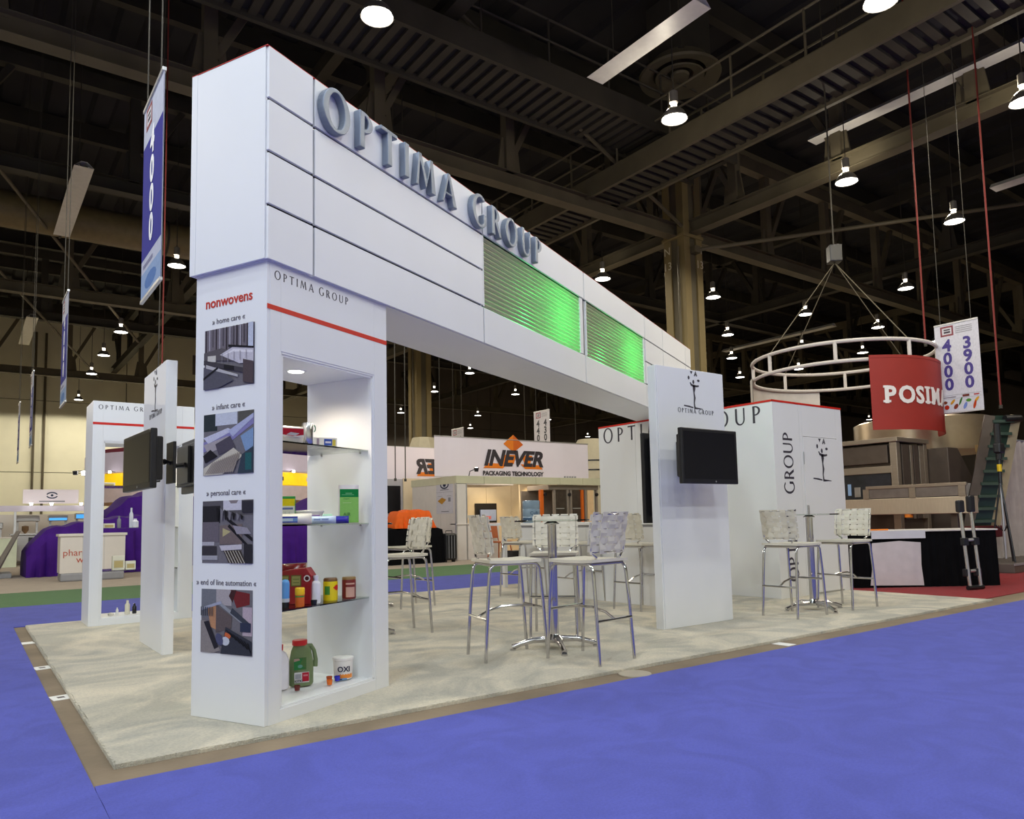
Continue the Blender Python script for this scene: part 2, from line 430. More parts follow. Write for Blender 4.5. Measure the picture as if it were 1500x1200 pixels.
# ================================================================== THE HALL
FLOORM = mat('stained_concrete', srgb((128, 112, 92)), 0.75, var=0.22, scale=2.2, bump=0.25, bscale=30)
fl = MB().box(-22, -22, -0.3, 82, 52, -0.008).build('floor', FLOORM, kind='structure')
tag(fl, 'bare brown concrete floor showing in the strip beside the carpets', 'floor')
WALLM = mat('cream_block_wall', srgb((240, 238, 214)), 0.8, var=0.06, scale=0.6, bump=0.1, bscale=5)
WALLD = mat('dark_grey_wall', srgb((120, 112, 104)), 0.8, var=0.12, scale=0.3)
wb = thing('wall_back', 'tall cream painted wall at the far end of the hall', 'wall', (0, 52, 0), kind='structure')
for i in range(14):                                                  # precast panels with recessed joints
    x0 = -22 + i * 7.5
    for z0, z1 in ((-0.3, 4.6), (4.64, 9.2), (9.24, 14.6)):
        bx('wall_panel', WALLM if i < 6 else WALLD, wb, (x0 + .03, 0, z0), (x0 + 7.47, .3, z1), 0)
bx('joint_backing', BEAMD, wb, (-22, .2, -.3), (83, .45, 14.6), 0)
for x in (2.75, 3.3): MB().tube([(x, -.12, 0), (x, -.12, 13.6)], .07, 8).build('downpipe', BEAM, wb)
for i in range(5): bx('wall_stain', WALLD, wb, (12.2 + i * 1.2, -.03, 11.8 - .2 * (i % 2)), (12.7 + i * 1.2, 0, 13.2), 0)
wr = MB().box(82, -22, -.3, 82.4, 52.4, 14.6).build('wall_right', WALLD, kind='structure'); tag(wr, 'dark end wall far away beyond the machines', 'wall')
wl = MB().box(-22.4, -22, -.3, -22, 52.4, 14.6).build('wall_left', WALLM, kind='structure'); tag(wl, 'cream side wall left of the aisle, outside the picture', 'wall')
wf = MB().box(-22.4, -22.4, -.3, 82.4, -22, 14.6).build('wall_front', WALLM, kind='structure'); tag(wf, 'cream wall behind the photographer, outside the picture', 'wall')

ce = thing('ceiling', 'dark corrugated roof deck carried on purlins high above the hall', 'ceiling', (0, 0, 14.6), kind='structure')
b = MB()
x = -22
while x < 82:                                                        # trapezoid corrugation
    for a, c, z0, z1 in ((x, x + .5, 0, 0), (x + .5, x + .62, 0, .14), (x + .62, x + 1.1, .14, .14), (x + 1.1, x + 1.22, .14, 0)):
        b.add([(a, -22, z0), (c, -22, z1), (c, 52, z1), (a, 52, z0)], [(0, 1, 2, 3)])
    x += 1.22
tag(b.build('roof_deck', DECKM, ce), kind='stuff')
for y in range(-20, 52, 4):
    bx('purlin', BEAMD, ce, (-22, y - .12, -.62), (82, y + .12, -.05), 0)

def truss(name, label, p0, p1, zc, zt, step, m=BEAM, first=0.0, wd=.34, n_max=60):
    """parallel chord roof girder with Y shaped posts on gusset plates"""
    t = thing(name, label, 'truss', (p0[0], p0[1], 0), math.atan2(p1[1] - p0[1], p1[0] - p0[0]), kind='structure')
    L = math.hypot(p1[0] - p0[0], p1[1] - p0[1])
    b = MB().box(0, -wd / 2, zc - .02, L, wd / 2, zc).box(0, -.02, zc, L, .02, zc + .36).box(0, -wd / 2, zc + .36, L, wd / 2, zc + .38)
    b.build('bottom_chord', m, t)
    MB().box(0, -.15, zt, L, .15, zt + .4).build('top_chord', m, t)
    x = first
    while x < L:
        b = MB().box(x - .13, -.12, zc + .36, x + .13, .12, zt)
        b.build('post', m, t)
        MB().beam((x + .1, 0, zc + .8), (x + 1.25, 0, zt), .16, .16).build('brace', m, t)
        b = MB(); b.poly([(x - .35, zc + .3), (x + .38, zc + .3), (x + .30, zc + 1.0), (x + .12, zc + 1.25), (x - .2, zc + 1.25)], -.03, .06)
        b.v = [(px, pz, py) for px, py, pz in b.v]; b.build('gusset_plate', m, t)
        x += step
    return t
truss('roof_girder', 'beige steel girder running towards the camera from the numbered column', (16.7, -14), (16.7, 52), 9.42, 12.4, 3.1, first=1.2)
truss('roof_girder', 'girder running along the hall through the head of the numbered column', (-20, 10.85), (80, 10.85), 9.35, 12.4, 3.6, first=1.4)
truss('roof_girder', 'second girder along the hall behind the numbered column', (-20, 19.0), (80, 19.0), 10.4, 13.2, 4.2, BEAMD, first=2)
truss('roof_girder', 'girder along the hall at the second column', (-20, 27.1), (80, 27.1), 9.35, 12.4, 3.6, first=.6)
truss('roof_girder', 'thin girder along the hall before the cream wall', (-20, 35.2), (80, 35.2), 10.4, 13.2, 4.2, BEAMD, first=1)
truss('roof_girder', 'last girder along the hall just before the far wall', (-20, 43.4), (80, 43.4), 9.35, 12.4, 3.6, first=2.2)
truss('roof_girder', 'girder across the hall at far right behind the hanging ring sign', (43.0, -14), (43.0, 52), 9.42, 12.4, 3.1, first=.4)
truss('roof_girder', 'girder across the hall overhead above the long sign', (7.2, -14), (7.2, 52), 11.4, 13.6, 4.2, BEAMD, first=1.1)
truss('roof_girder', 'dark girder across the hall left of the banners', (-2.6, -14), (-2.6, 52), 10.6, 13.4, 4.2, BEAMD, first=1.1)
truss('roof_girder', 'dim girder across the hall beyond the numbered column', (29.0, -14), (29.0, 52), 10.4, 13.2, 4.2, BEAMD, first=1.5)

def brace_line(label, pts, r=.05, m=BEAM):
    t = thing('sway_rod', label, 'rod', pts[0], kind='structure')
    o = Vector(pts[0])
    MB().tube([Vector(p) - o for p in pts], r, 8).build('rod', m, t)
    MB().obox((0, 0, 0), (.25, .25, .2)).build('clamp', m, t)
brace_line('pale diagonal rod from the column foot of the girder to upper left', [(16.7, 10.6, 9.5), (7.2, 8.6, 11.6)])
brace_line('rod crossing behind the green window of the long sign', [(10.5, 14.0, 9.2), (16.6, 20.5, 9.2)], .06)
brace_line('diagonal rod right of the numbered column under the girder', [(16.7, 10.4, 8.9), (25.0, 4.5, 10.2)], .06)
brace_line('thin rod slanting down beside the small hanging banners', [(-2.6, 13.0, 10.8), (5.5, 33.0, 9.4)], .05)
brace_line('thin rod slanting across the dark roof at far left', [(-2.6, 20.0, 10.8), (5.5, 44.0, 9.4)], .05)

COLM = mat('olive_painted_column', srgb((132, 116, 76)), 0.6, var=0.08, scale=1.0)
DIGIT = mat('pale_stencil_paint', srgb((215, 208, 185)), 0.7)
def column(x, y, label, marked):
    t = thing('column', label, 'column', (x, y, 0), kind='structure')
    for sx, sy in ((1, 1), (1, -1), (-1, 1), (-1, -1)):               # four built-up legs with recessed web plates between
        bx('column_leg', COLM, t, (min(sx * .40, sx * .14), min(sy * .40, sy * .14), 0), (max(sx * .40, sx * .14), max(sy * .40, sy * .14), 12.3), .01)
    bx('web_plate', BEAM, t, (-.34, -.34, 0), (.34, .34, 12.3), 0)
    for z in (9.28,): bx('capital_plate', COLM, t, (-.44, -.44, z), (.44, .44, z + .1), .01)
    MB().tube([(-.46, -.2, 0), (-.46, -.2, 9)], .035, 8).build('conduit', BEAM, t)
    if marked:
        text_on('N', None, DIGIT, t, (-.405, .26, 9.02 - .16), -pi / 2, size=.34); text_on('13', None, DIGIT, t, (-.405, .26, 8.5 - .1), -pi / 2, size=.34)
        text_on('N', None, DIGIT, t, (.27, -.405, 9.02 - .16), 0, size=.34); text_on('13', None, DIGIT, t, (.27, -.405, 8.5 - .1), 0, size=.34)
column(16.7, 10.85, 'olive steel column numbered N 13 behind the long sign', True)
column(16.7, 27.1, 'olive steel column seen under the long sign left of the orange logo banner', False)

# catwalks
def catwalk(label, loc, rz, L, wd, bm_=BEAM):
    t = thing('catwalk', label, 'catwalk', loc, rz, kind='structure')
    for y in (0, wd): bx('stringer', bm_, t, (0, y - .05, -.1), (L, y + .05, .42), 0)
    b = MB(); x = .1
    while x < L - .1:
        b.box(x, .05, -.02, x + .16, wd - .05, .05); x += .3
    tag(b.build('deck_rib', BEAMD, t), kind='stuff')
    bx('deck_plate', DECKM, t, (0, .05, .05), (L, wd - .05, .08), 0)
    for y in (0, wd):
        for z in (.95, 1.45): MB().tube([(0, y, z), (L, y, z)], .03, 6).build('hand_rail', bm_, t)
        x = .5
        while x < L: MB().tube([(x, y, .4), (x, y, 1.45)], .03, 6).build('rail_post', bm_, t); x += 1.8
    return t
catwalk('beige edged catwalk with handrails at upper right', (14.0, -3.5, 9.75), pi / 2, 20, 1.2)
catwalk('dark ribbed catwalk running above the long sign', (-18, 8.3, 10.6), 0, 34, 1.5, BEAMD)  # darker steel paints in its dimness away from the lamps

# ducts, diffuser
DUCT = mat('olive_duct_skin', srgb((120, 106, 72)), 0.5, var=0.1)
t = thing('air_duct', 'round olive air duct along the hall behind the big blue banner', 'duct', (-20, 22.5, 10.6), kind='structure')
MB().tube([(0, 0, 0), (34, 0, 0)], .55, 20).build('duct_pipe', DUCT, t, smooth=True)
for i in range(12): MB().tube([(i * 3 + .5, 0, 0), (i * 3 + .56, 0, 0)], .59, 20).build('duct_band', BEAMD, t)
t = thing('air_diffuser', 'round ceiling air diffuser hanging from a square drop duct at top right', 'vent', (13.6, 8.1, 12.0))
MB().lathe([(.62, .35), (.66, .1), (1.0, 0), (1.02, .06), (.75, .12), (.70, .4)], 32, cap=False).build('outer_cone', BEAM, t, smooth=True)
MB().lathe([(.30, .2), (.34, .08), (.60, .0), (.61, .04), (.40, .12)], 32, cap=False).build('inner_cone', BEAM, t, smooth=True)
MB().lathe([(0, .02), (.22, .02), (.24, .08), (0, .12)], 24).build('centre_disc', BEAM, t, smooth=True)
bx('drop_duct', BEAMD, t, (-.55, -.55, .35), (.55, .55, 1.9), .02)

# ------------------------------------------------------------------ high bay lamps
def make_lamp():
    t = thing('pendant_lamp', 'lit high bay lamp', 'lamp')
    MB().lathe([(.255, 0), (.25, .03), (.20, .13), (.13, .20), (.10, .22), (.095, .22), (.12, .19), (.19, .12), (.235, .03), (.24, 0)], 20, cap=False).build('shade', LAMPSH, t, smooth=True)
    MB().lathe([(0, .012), (.24, .012), (.225, .05), (0, .06)], 20).build('lens', LENS, t)
    MB().lathe([(.05, .22), (.06, .27), (.06, .33), (.04, .34)], 12).build('neck', mat('glowing_lamp_neck', (1, .93, .8), emit=3.5), t)
    MB().lathe([(.085, .34), (.085, .56), (.03, .60)], 12).build('ballast', LAMPSH, t, smooth=True)
    MB().tube([(0, 0, .58), (0, 0, 5.78)], .012, 6).build('stem', BEAMD, t)
    return t
lamp0 = make_lamp()
near = {0: 'largest high bay lamp, above the left part of the long sign', 1: 'lit high bay lamp high above the green windows of the long sign',
        2: 'lit high bay lamp under the beige girder right of the numbered column', 3: 'lit high bay lamp hanging left of the right hand red rope',
        4: 'small lit lamp touching the top edge of the long sign', 12: 'lit lamp cut off by the right edge of the picture', 13: 'lit lamp cut by the top edge of the picture at upper right',
        14: 'lit lamp between the big blue banner and the white tower', 15: 'lit lamp left of the tower caption, above two smaller lamps', 16: 'lit lamp just right of the second blue banner',
        18: 'lit lamp hanging before the cream wall', 19: 'lit lamp just under the bottom of the long sign'}
NTH = ('leftmost', 'second from left', 'third from left', 'fourth from left', 'fifth from left', 'sixth from left', 'seventh from left', 'eighth from left', 'ninth from left', 'tenth from left', 'eleventh from left', 'twelfth from left', 'rightmost')
ORD = {17: 'third and smaller lit lamp in the row over the left aisle'}
for k, q in enumerate((22, 20, 32, 23, 21, 31, 24, 33)): ORD[q] = 'tiny distant lamp in the gap below the long sign, ' + (NTH[k] if k < 7 else 'rightmost')
for k, q in enumerate((5, 7, 10, 11, 27, 25, 6, 26, 29, 8, 9, 28, 30)): ORD[q] = 'lit lamp in the cluster above closet and ring sign, ' + NTH[k]
for i, (x, y) in enumerate(LAMPS):
    o = lamp0 if i == 0 else copy_tree(lamp0)
    o.location = (x, y, LAMP_Z)
    if i in near:
        o['label'] = near[i]
        if 'group' in o: del o['group']
    elif i in ORD: o['label'] = ORD[i]
# fluorescent battens
TUBE = mat('unlit_white_tube', (.75, .73, .68), 0.4)
def batten(label, x, y0, y1, z, wd=.22):
    t = thing('strip_light', label, 'light', (x, y0, z))
    L = y1 - y0
    b = MB().add([(-wd, 0, .0), (-wd * .3, 0, .14), (wd * .3, 0, .14), (wd, 0, 0), (-wd, L, 0), (-wd * .3, L, .14), (wd * .3, L, .14), (wd, L, 0)],
                 [(0, 1, 5, 4), (1, 2, 6, 5), (2, 3, 7, 6), (0, 4, 7, 3)])
    b.build('reflector', mat('white_enamel', (.7, .69, .66), .4), t)
    for s in (-.5, .5): MB().tube([(s * wd, .05, .03), (s * wd, L - .05, .03)], .022, 8).build('tube', TUBE, t)
    for k in (.2, .8): MB().tube([(0, L * k, .14), (0, L * k, 14.58 - z)], .012, 5).build('hanger', BEAMD, t)
batten('long white strip light at top centre, nearest of the strips', 9.62, 4.2, 7.0, 10.0)
batten('long white strip light crossing under the catwalk at right', 16.58, 1.65, 6.42, 10.45, .2)
batten('strip light at left above the big blue banner', 1.55, 16.9, 22.3, 10.0)
batten('far strip light at left edge above the small banners', 1.47, 33.2, 39.0, 10.0)
batten('dim strip light over the ring sign, nearer of two', 33.0, 15.5, 22.0, 10.0)
batten('short strip light at the right edge of the picture', 21.5, 1.5, 4.2, 9.6)

# ================================================================== FLOOR COVERINGS
def carpet(label, x0, y0, x1, y1, m, z=0.0, th=.008, edge=0.0, name='carpet', nx=1, ny=1):
    """carpet slab with a slightly ragged edge"""
    pts = []
    def side(ax, ay, bx_, by):
        n = max(1, int(math.hypot(bx_ - ax, by - ay) / .12)) if edge else 1
        for i in range(n):
            k = i / n; e = random.uniform(-edge, edge) if 0 < i else 0
            dx, dy = bx_ - ax, by - ay; d = math.hypot(dx, dy)
            pts.append((ax + dx * k - dy / d * e, ay + dy * k + dx / d * e))
    side(x0, y0, x1, y0); side(x1, y0, x1, y1); side(x1, y1, x0, y1); side(x0, y1, x0, y0)
    b = MB().poly(pts, z - th, th)
    return tag(b.build(name, m), label, 'carpet')
CREAM = carpet_mat('cream_plush_carpet', srgb((244, 234, 212)), scale=1.25, pile=260, patch=srgb((206, 201, 186)), bump=.9)
BLUE = carpet_mat('blue_aisle_carpet', srgb((88, 94, 190)), .13, scale=2.2, pile=380, bump=.35)
GREEN = carpet_mat('green_aisle_carpet', srgb((92, 132, 80)), .1)
PINK = carpet_mat('beige_stand_carpet', srgb((196, 180, 162)), .1)
REDC = carpet_mat('red_stand_carpet', srgb((150, 22, 26)), .12)
cream_c = carpet('cream plush carpet under the white exhibition stand', 0, 0, 8.9, 5.92, CREAM, z=.012, th=.020, edge=.007)
b = MB(); n = 0                                                     # tufts along the cut edges
for i in range(900):
    x = i * .0099; b.poly(blob(x, -.004, .012, .007, random.uniform(-.5, .5), 5), -.008, random.uniform(.012, .022))
for i in range(600):
    y = i * .0098; b.poly(blob(-.004, y, .007, .012, random.uniform(-.5, .5), 5), -.008, random.uniform(.012, .022))
b.build('tufts', CREAM, cream_c, kind='stuff')
carpet('wide blue carpet of the front aisle', -.11, -14, 40, -.22, BLUE, edge=.004)
carpet('blue carpet of the left aisle, left of the concrete strip', -9, -14, -.115, 5.93, BLUE, z=.002, th=.010)
carpet('blue carpet strip beyond the white stand', -9, 5.94, 14, 8.44, BLUE)
carpet('green carpet strip behind the blue one', -9, 8.45, 40, 11.1, GREEN)
carpet('pale pinkish beige carpet of the stands at the back', -9, 11.11, 40, 30, PINK)
carpet('red carpet under the black draped table and machine at right', 8.93, .12, 26, 5.93, REDC)
CARD = mat('white_card', (.78, .77, .74), .6)
PAPERINK = [(rect(.2, .25, .55, .75), (90, 90, 95)), (rect(.6, .35, .85, .6), (160, 150, 150))]
for i, (x, y, rz, lab) in enumerate(((-.07, 4.55, .1, 'white floor sticker on the concrete strip at left, furthest of three'), (-.06, 3.0, .15, 'white floor sticker with a dark square on the left concrete strip, middle of three'),
                                     (-.05, 1.75, .12, 'white floor sticker on the left concrete strip, nearest of three'), (3.05, -.12, 0, 'round pale floor plate on the front concrete strip below the bar table'),
                                     (4.75, -.1, .05, 'white floor sticker on the concrete strip below the right television'))):
    t = thing('floor_sticker' if i != 3 else 'floor_plate', lab, 'sticker', (x, y, -.0078), rz)
    if i == 3: MB().lathe([(.11, 0), (.11, .008), (.10, .010)], 24).build('plate', mat('dull_brass', (.45, .40, .32), .5, .3), t)
    else:
        MB().box(-.055, -.075, 0, .055, .075, .003).build('card', CARD, t)
        if i in (1, 2): MB().box(-.02, -.02, .003, .02, .03, .0035).build('square_print', INK, t)

# ================================================================== LONG OVERHEAD SIGN
ANG = R(25.595); SX, SY = .6768, .1183
def S(u, n): return (SX + cos(ANG) * u - sin(ANG) * n, SY + sin(ANG) * u + cos(ANG) * n)
ov = thing('overhead_sign', 'long white panelled overhead sign with silver letters and two green lit windows', 'sign', (SX, SY, 2.44), ANG)
SL, SD, SH = 8.69, .6, 1.18
rows = [0, .295, .59, .885, 1.18]
cols = [0, .352, 2.272, 4.38, 6.413, 7.2, 8.38, 8.69]
g_ = .0085
for i in range(len(cols) - 1):
    for j in range(4):
        if i in (2, 3) and j in (1, 2): continue
        bx('panel', WHITE, ov, (cols[i] + g_, 0, rows[j] + (g_ if j else 0)), (cols[i + 1] - g_, .018, rows[j + 1] - (g_ if j < 3 else 0)), .0015)
c0, c1 = 2.272, 6.413
b = MB().box(.02, .028, .01, c0, .57, SH - .012).box(c1, .028, .01, SL - .02, .57, SH - .012)
b.box(c0, .028, .01, c1, .57, .292).box(c0, .028, .888, c1, .57, SH - .012).box(c0, .45, .292, c1, .57, .888)
b.build('core_frame', CORE, ov)
bx('end_panel', WHITE, ov, (0, .019, 0), (.018, SD, SH), .002); bx('end_panel', WHITE, ov, (SL - .018, .019, 0), (SL, SD, SH), .002)
bx('edge_strip', WHITE, ov, (-.002, .555, 0), (.0, SD, SH), .0)
bx('back_panel', WHITE, ov, (.018, SD - .02, 0), (SL - .018, SD, SH), .002)
for a, c in ((.019, 3.3), (3.305, 6.2), (6.205, SL - .019)): bx('underside_panel', WHITE2, ov, (a, .019, -.004), (c, SD - .021, .008), .001)
bx('top_panel', WHITE, ov, (.018, .019, SH - .012), (SL - .018, SD - .02, SH), 0)
bx('red_edge_trim', RED, ov, (-.003, .0, SH), (SL, SD, SH + .003), 0)
for x in cols[1:5]:                                                 # bright joint strips
    bx('joint_strip', CHROME, ov, (x - .002, .010, .01), (x + .002, .021, SH - .01), 0)
# green windows
SLATM = translucent_mat('ribbed_polycarbonate', (.50, .46, .34))
CELL = mat('white_cell_lining', (.82, .82, .80), .5)
for k, (a, c) in enumerate(((2.30, 4.27), (4.455, 6.35))):
    bx('cell_back', CELL, ov, (a - .03, .43, .292), (c + .1, .449, .888), 0)
    for x in (a - .03, c + .03 if k == 0 else c + .04): bx('cell_side', CELL, ov, (x - .012, .022, .292), (x, .43, .888), 0)
    bx('cell_floor', CELL, ov, (a - .03, .05, .292), (c + .04, .43, .297), 0); bx('cell_lid', CELL, ov, (a - .03, .05, .883), (c + .04, .43, .888), 0)
    n = 15; h = (.885 - .30) / n
    for i in range(n):
        z = .30 + i * h
        b = MB().add([(x, y, zz) for x in (a, c) for y, zz in ((.020, z + .003), (.012, z + h * .5), (.020, z + h - .003), (.026, z + h - .003), (.019, z + h * .5), (.026, z + .003))],
                     [(0, 1, 7, 6), (1, 2, 8, 7), (2, 3, 9, 8), (3, 4, 10, 9), (4, 5, 11, 10), (5, 0, 6, 11)])
        b.build('slat', SLATM, ov)
    bx('window_jamb', WHITE, ov, (c + .004, .006, .30), (c + .08 if k == 0 else c + .055, .030, .885), .002)
    bx('window_jamb', WHITE, ov, (a - .024, .006, .30), (a - .004, .030, .885), .002)
    for dx, e in ((.42, 9.0),):
        ld = bpy.data.lights.new('green_window_light', 'POINT'); ld.shadow_soft_size = .09
        ld.color = (.03, 1.0, .14); ld.energy = e
        lo = bpy.data.objects.new('green_window_light', ld); COL.objects.link(lo); lo.parent = ov
        lo.location = (c - dx, .34, .60)
# silver letters, each one a piece standing off the panels
SILVER = mat('silver_blue_acrylic', (.20, .235, .30), 0.38, .35, var=.05)
LW, LH = 2.90, .238
lay, tot = word_layout(LW / LH, cap=1.10, xs=1.12)
s = LW / tot
for ch, x, k in lay:
    b = MB(); glyph(b, ch, 0, 0, LH * k, .05, 1.3)
    b.v = [(vx * 1.12, vy, vz) for vx, vy, vz in b.v]
    put(b.mesh('letter'), 'letter', SILVER, ov, (.372 + x * s, -.002, .912 - (.012 if k > 1 else 0)), (R(90), 0, 0), bevel=.005)

# ================================================================== DISPLAY TOWERS
GLASS = glass_mat()
GEDGE = mat('dark_green_glass_edge', (.02, .05, .045), .2)
def glass_slab(name, a, c, parent):
    b = MB().box(*a, *c); b.mi = [0, 0, 1, 1, 1, 1]
    return b.build(name, [GLASS, GEDGE], parent)
TW, TD, TH = 1.02, .55, 2.44
DOWN = mat('lit_downlight', (1, .95, .86), emit=5)
def tower(label, loc, rz, th, captions):
    t = thing('display_tower', label, 'display', loc, rz)
    nx0, nx1, nz0, nz1 = .11, .88, .07, 1.94
    bx('side_panel', WHITE, t, (0, 0, 0), (nx0, TD, th), .003); bx('side_panel', WHITE, t, (nx1, 0, 0), (TW, TD, th), .003)
    bx('header_panel', WHITE, t, (nx0, 0, nz1), (nx1, TD, th), .0); bx('plinth', WHITE, t, (nx0, 0, 0), (nx1, TD, nz0), .0)
    # cladding sheets with fine joints at the corners
    bx('cladding', WHITE, t, (.022, -.003, .0), (nx0 - .012, .0, th - .002), .0006); bx('cladding', WHITE, t, (nx1 + .012, -.003, .0), (TW - .003, .0, th - .002), .0006)
    bx('cladding', WHITE, t, (nx0 - .011, -.003, nz1 + .012), (nx1 + .011, 0, th - .002), .0006); bx('cladding', WHITE, t, (nx0 - .011, -.003, 0), (nx1 + .011, 0, nz0 - .006), .0006)
    for a, c in (((nx0, .004, nz0), (nx0 + .012, .03, nz1)), ((nx1 - .012, .004, nz0), (nx1, .03, nz1)), ((nx0, .004, nz1 - .012), (nx1, .03, nz1)), ((nx0, .004, nz0), (nx1, .03, nz0 + .008))):
        bx('niche_trim', WHITE, t, a, c, .001)
    bx('red_stripe', RED, t, (.0, -.0042, 2.178 * th / 2.44), (TW - .002, -.003, 2.205 * th / 2.44), 0)
    house_name(.595, .046, INK, t, (.05, -.0032, th - .088), 0)
    for z in (.565, 1.02, 1.475):
        sh = glass_slab('glass_shelf', (nx0 + .002, .035, z - .008), (nx1 - .002, TD - .03, z), t)
        b = MB()
        for x in (nx0 + .006, nx1 - .006):
            for y in (.1, .42): b.tube([(x - .006, y, z - .014), (x + .006, y, z - .014)], .005, 8)
        b.build('shelf_pin', STEEL, sh)
    for y in (.27,):
        d = MB().lathe([(.062, -.004), (.062, .0), (.045, .002)], 24, (.49, y, nz1)).build('downlight', mat('white_ring', (.8, .8, .8), .4), t)
        MB().lathe([(0, -.006), (.046, -.006), (.046, -.001)], 20, (.49, y, nz1)).build('lens', DOWN, d)
    ld = bpy.data.lights.new('niche_light', 'SPOT'); ld.color = (1, .86, .68); ld.energy = 26; ld.spot_size = R(150); ld.spot_blend = .6; ld.shadow_soft_size = .04
    lo = bpy.data.objects.new('niche_light', ld); COL.objects.link(lo); lo.parent = t; lo.location = (.49, .27, nz1 - .012)
    if captions:
        t2 = t
        A = -pi / 2                                                  # left flank faces local -x; its right is local -y
        def cap(s, n0, n1, z, m, **k):
            text_on(s, abs(n1 - n0), m, t2, (-.0012, (n0 + n1) / 2 - .03, z), A, **k)
        cap('nonwovens', .136, .499, 2.232, mat('red_caption_vinyl', srgb((190, 40, 30)), .45), off=.018)
        cap('» home care «', .19, .445, 2.135, INKGREY); cap('» infant care «', .185, .44, 1.655, INKGREY)
        cap('» personal care «', .175, .475, 1.185, INKGREY); cap('» end of line automation «', .092, .545, .705, INKGREY)
        G1, G2, G3, LG, BK = (70, 66, 74), (110, 104, 112), (150, 146, 155), (205, 200, 212), (34, 32, 38)
        ph1 = [(rect(0, .62, 1, 1), (120, 112, 122))]
        for i in range(14): ph1.append((rect(.02 + i * .07, .6 + .05 * (i % 3), .045 + i * .07, 1), [(60, 52, 58), (170, 165, 178), (90, 84, 92)][i % 3]))
        ph1 += [([(0, .62), (.35, .66), (1, .45), (1, .36), (0, .5)], (96, 90, 96)), ([(.33, .55), (.62, .66), (1, .58), (1, .34), (.72, .36)], LG),
                ([(.36, .52), (.6, .61), (.98, .54), (.98, .50), (.6, .57)], (235, 230, 238)), ([(.08, .56), (.25, .55), (.25, .44), (.08, .47)], (210, 205, 200)),
                ([(0, .5), (.8, .28), (.8, .2), (0, .42)], G1), ([(.5, .66), (1, .57), (1, .6), (.5, .7)], BK), ([(0, .38), (.3, .35), (.62, .1), (.3, 0), (0, 0)], (92, 90, 102)),
                ([(.05, .42), (.7, .18), (.7, .14), (.05, .36)], (190, 186, 192)), ([(.8, .42), (1, .36), (1, 0), (.8, .05)], (86, 74, 78)), ([(.42, .38), (.62, .33), (.62, .26), (.42, .3)], BK),
                ([(0, .16), (.3, .32), (.3, .36), (0, .2)], BK), ([(.9, 1), (1, 1), (1, .6), (.9, .62)], (200, 205, 225))]
        for i in range(5): ph1.append(([(.38 + i * .12, .40 + .01 * i), (.39 + i * .12, .40), (.39 + i * .12, .56), (.38 + i * .12, .57)], (150, 145, 158)))
        ph2 = [(rect(0, .72, .28, 1), (50, 58, 62)), (rect(.24, .8, .68, 1), (206, 210, 226)), (rect(.7, .78, 1, 1), (92, 90, 86)),
               ([(0, .55), (.35, .62), (1, .95), (1, .78), (.6, .55), (0, .38)], (140, 134, 186)), ([(.0, .62), (.5, .75), (.6, .7), (.1, .52)], (205, 205, 228)),
               ([(0, .5), (.5, .62), (.62, .5), (.1, .36)], (172, 164, 170)), ([(.5, .7), (1, .95), (1, .88), (.6, .6)], (182, 186, 220)),
               ([(.75, .6), (1, .72), (1, .4), (.85, .35)], (132, 160, 200)), ([(.25, .5), (.55, .62), (.66, .42), (.32, .32)], (84, 78, 92)),
               ([(0, .32), (.15, .42), (.3, .3), (.05, .2)], BK), ([(.02, .12), (.62, .42), (.8, .28), (.4, 0), (.02, 0)], (206, 198, 184)), ([(.78, .3), (1, .42), (1, 0), (.7, 0)], (56, 68, 82)), (rect(.85, .05, .97, .32), (42, 96, 100))]
        for i in range(14): ph2.append(([(.05 + i * .042, .02 + i * .002), (.075 + i * .042, .02), (.22 + i * .042, .20 + i * .011), (.205 + i * .042, .21 + i * .011)], (158, 146, 138)))
        ph3 = [(rect(0, .76, 1, 1), (96, 92, 98)), (rect(0, .64, .36, .92), (44, 42, 46)), (rect(.42, .84, .78, 1), (214, 210, 222)), ([(.53, 1), (.72, 1), (.68, .95), (.57, .95)], (140, 128, 132)),
               (rect(0, .34, .34, .66), (112, 104, 114)), (rect(.0, .28, .25, .34), (184, 180, 190)), (rect(0, .1, .3, .27), (62, 58, 64)), (rect(0, .05, .32, .12), (170, 168, 178)),
               ([(.36, .6), (.8, .62), (.8, .3), (.36, .3)], (122, 108, 108)), ([(.42, .56), (.58, .5), (.42, .42)], (188, 176, 132)), ([(.5, .74), (1, .4), (1, .34), (.5, .68)], BK),
               ([(.55, .62), (1, .22), (1, .17), (.52, .58)], BK), ([(.62, .6), (.9, .56), (.98, .46), (.7, .46)], (158, 152, 164)), ([(.36, .28), (.8, .3), (.8, .22), (.4, .2)], (206, 200, 210)),
               ([(.44, .2), (.78, .2), (.88, 0), (.55, 0)], (66, 58, 54)), (rect(.8, .8, 1, .98), (54, 52, 60)), (rect(.84, 0, 1, .3), (48, 46, 52))]
        for i in range(6): ph3.append(([(.46 + i * .055, .2), (.475 + i * .055, .2), (.60 + i * .055, .0), (.58 + i * .055, 0)], (190, 182, 170)))
        for i in range(7): ph3.append(([(.3 + i * .08, .9 - .02 * i), (.36 + i * .08, .86 - .02 * i), (.34 + i * .08, .68), (.31 + i * .08, .7)], [(30, 28, 32), (130, 126, 134)][i % 2]))
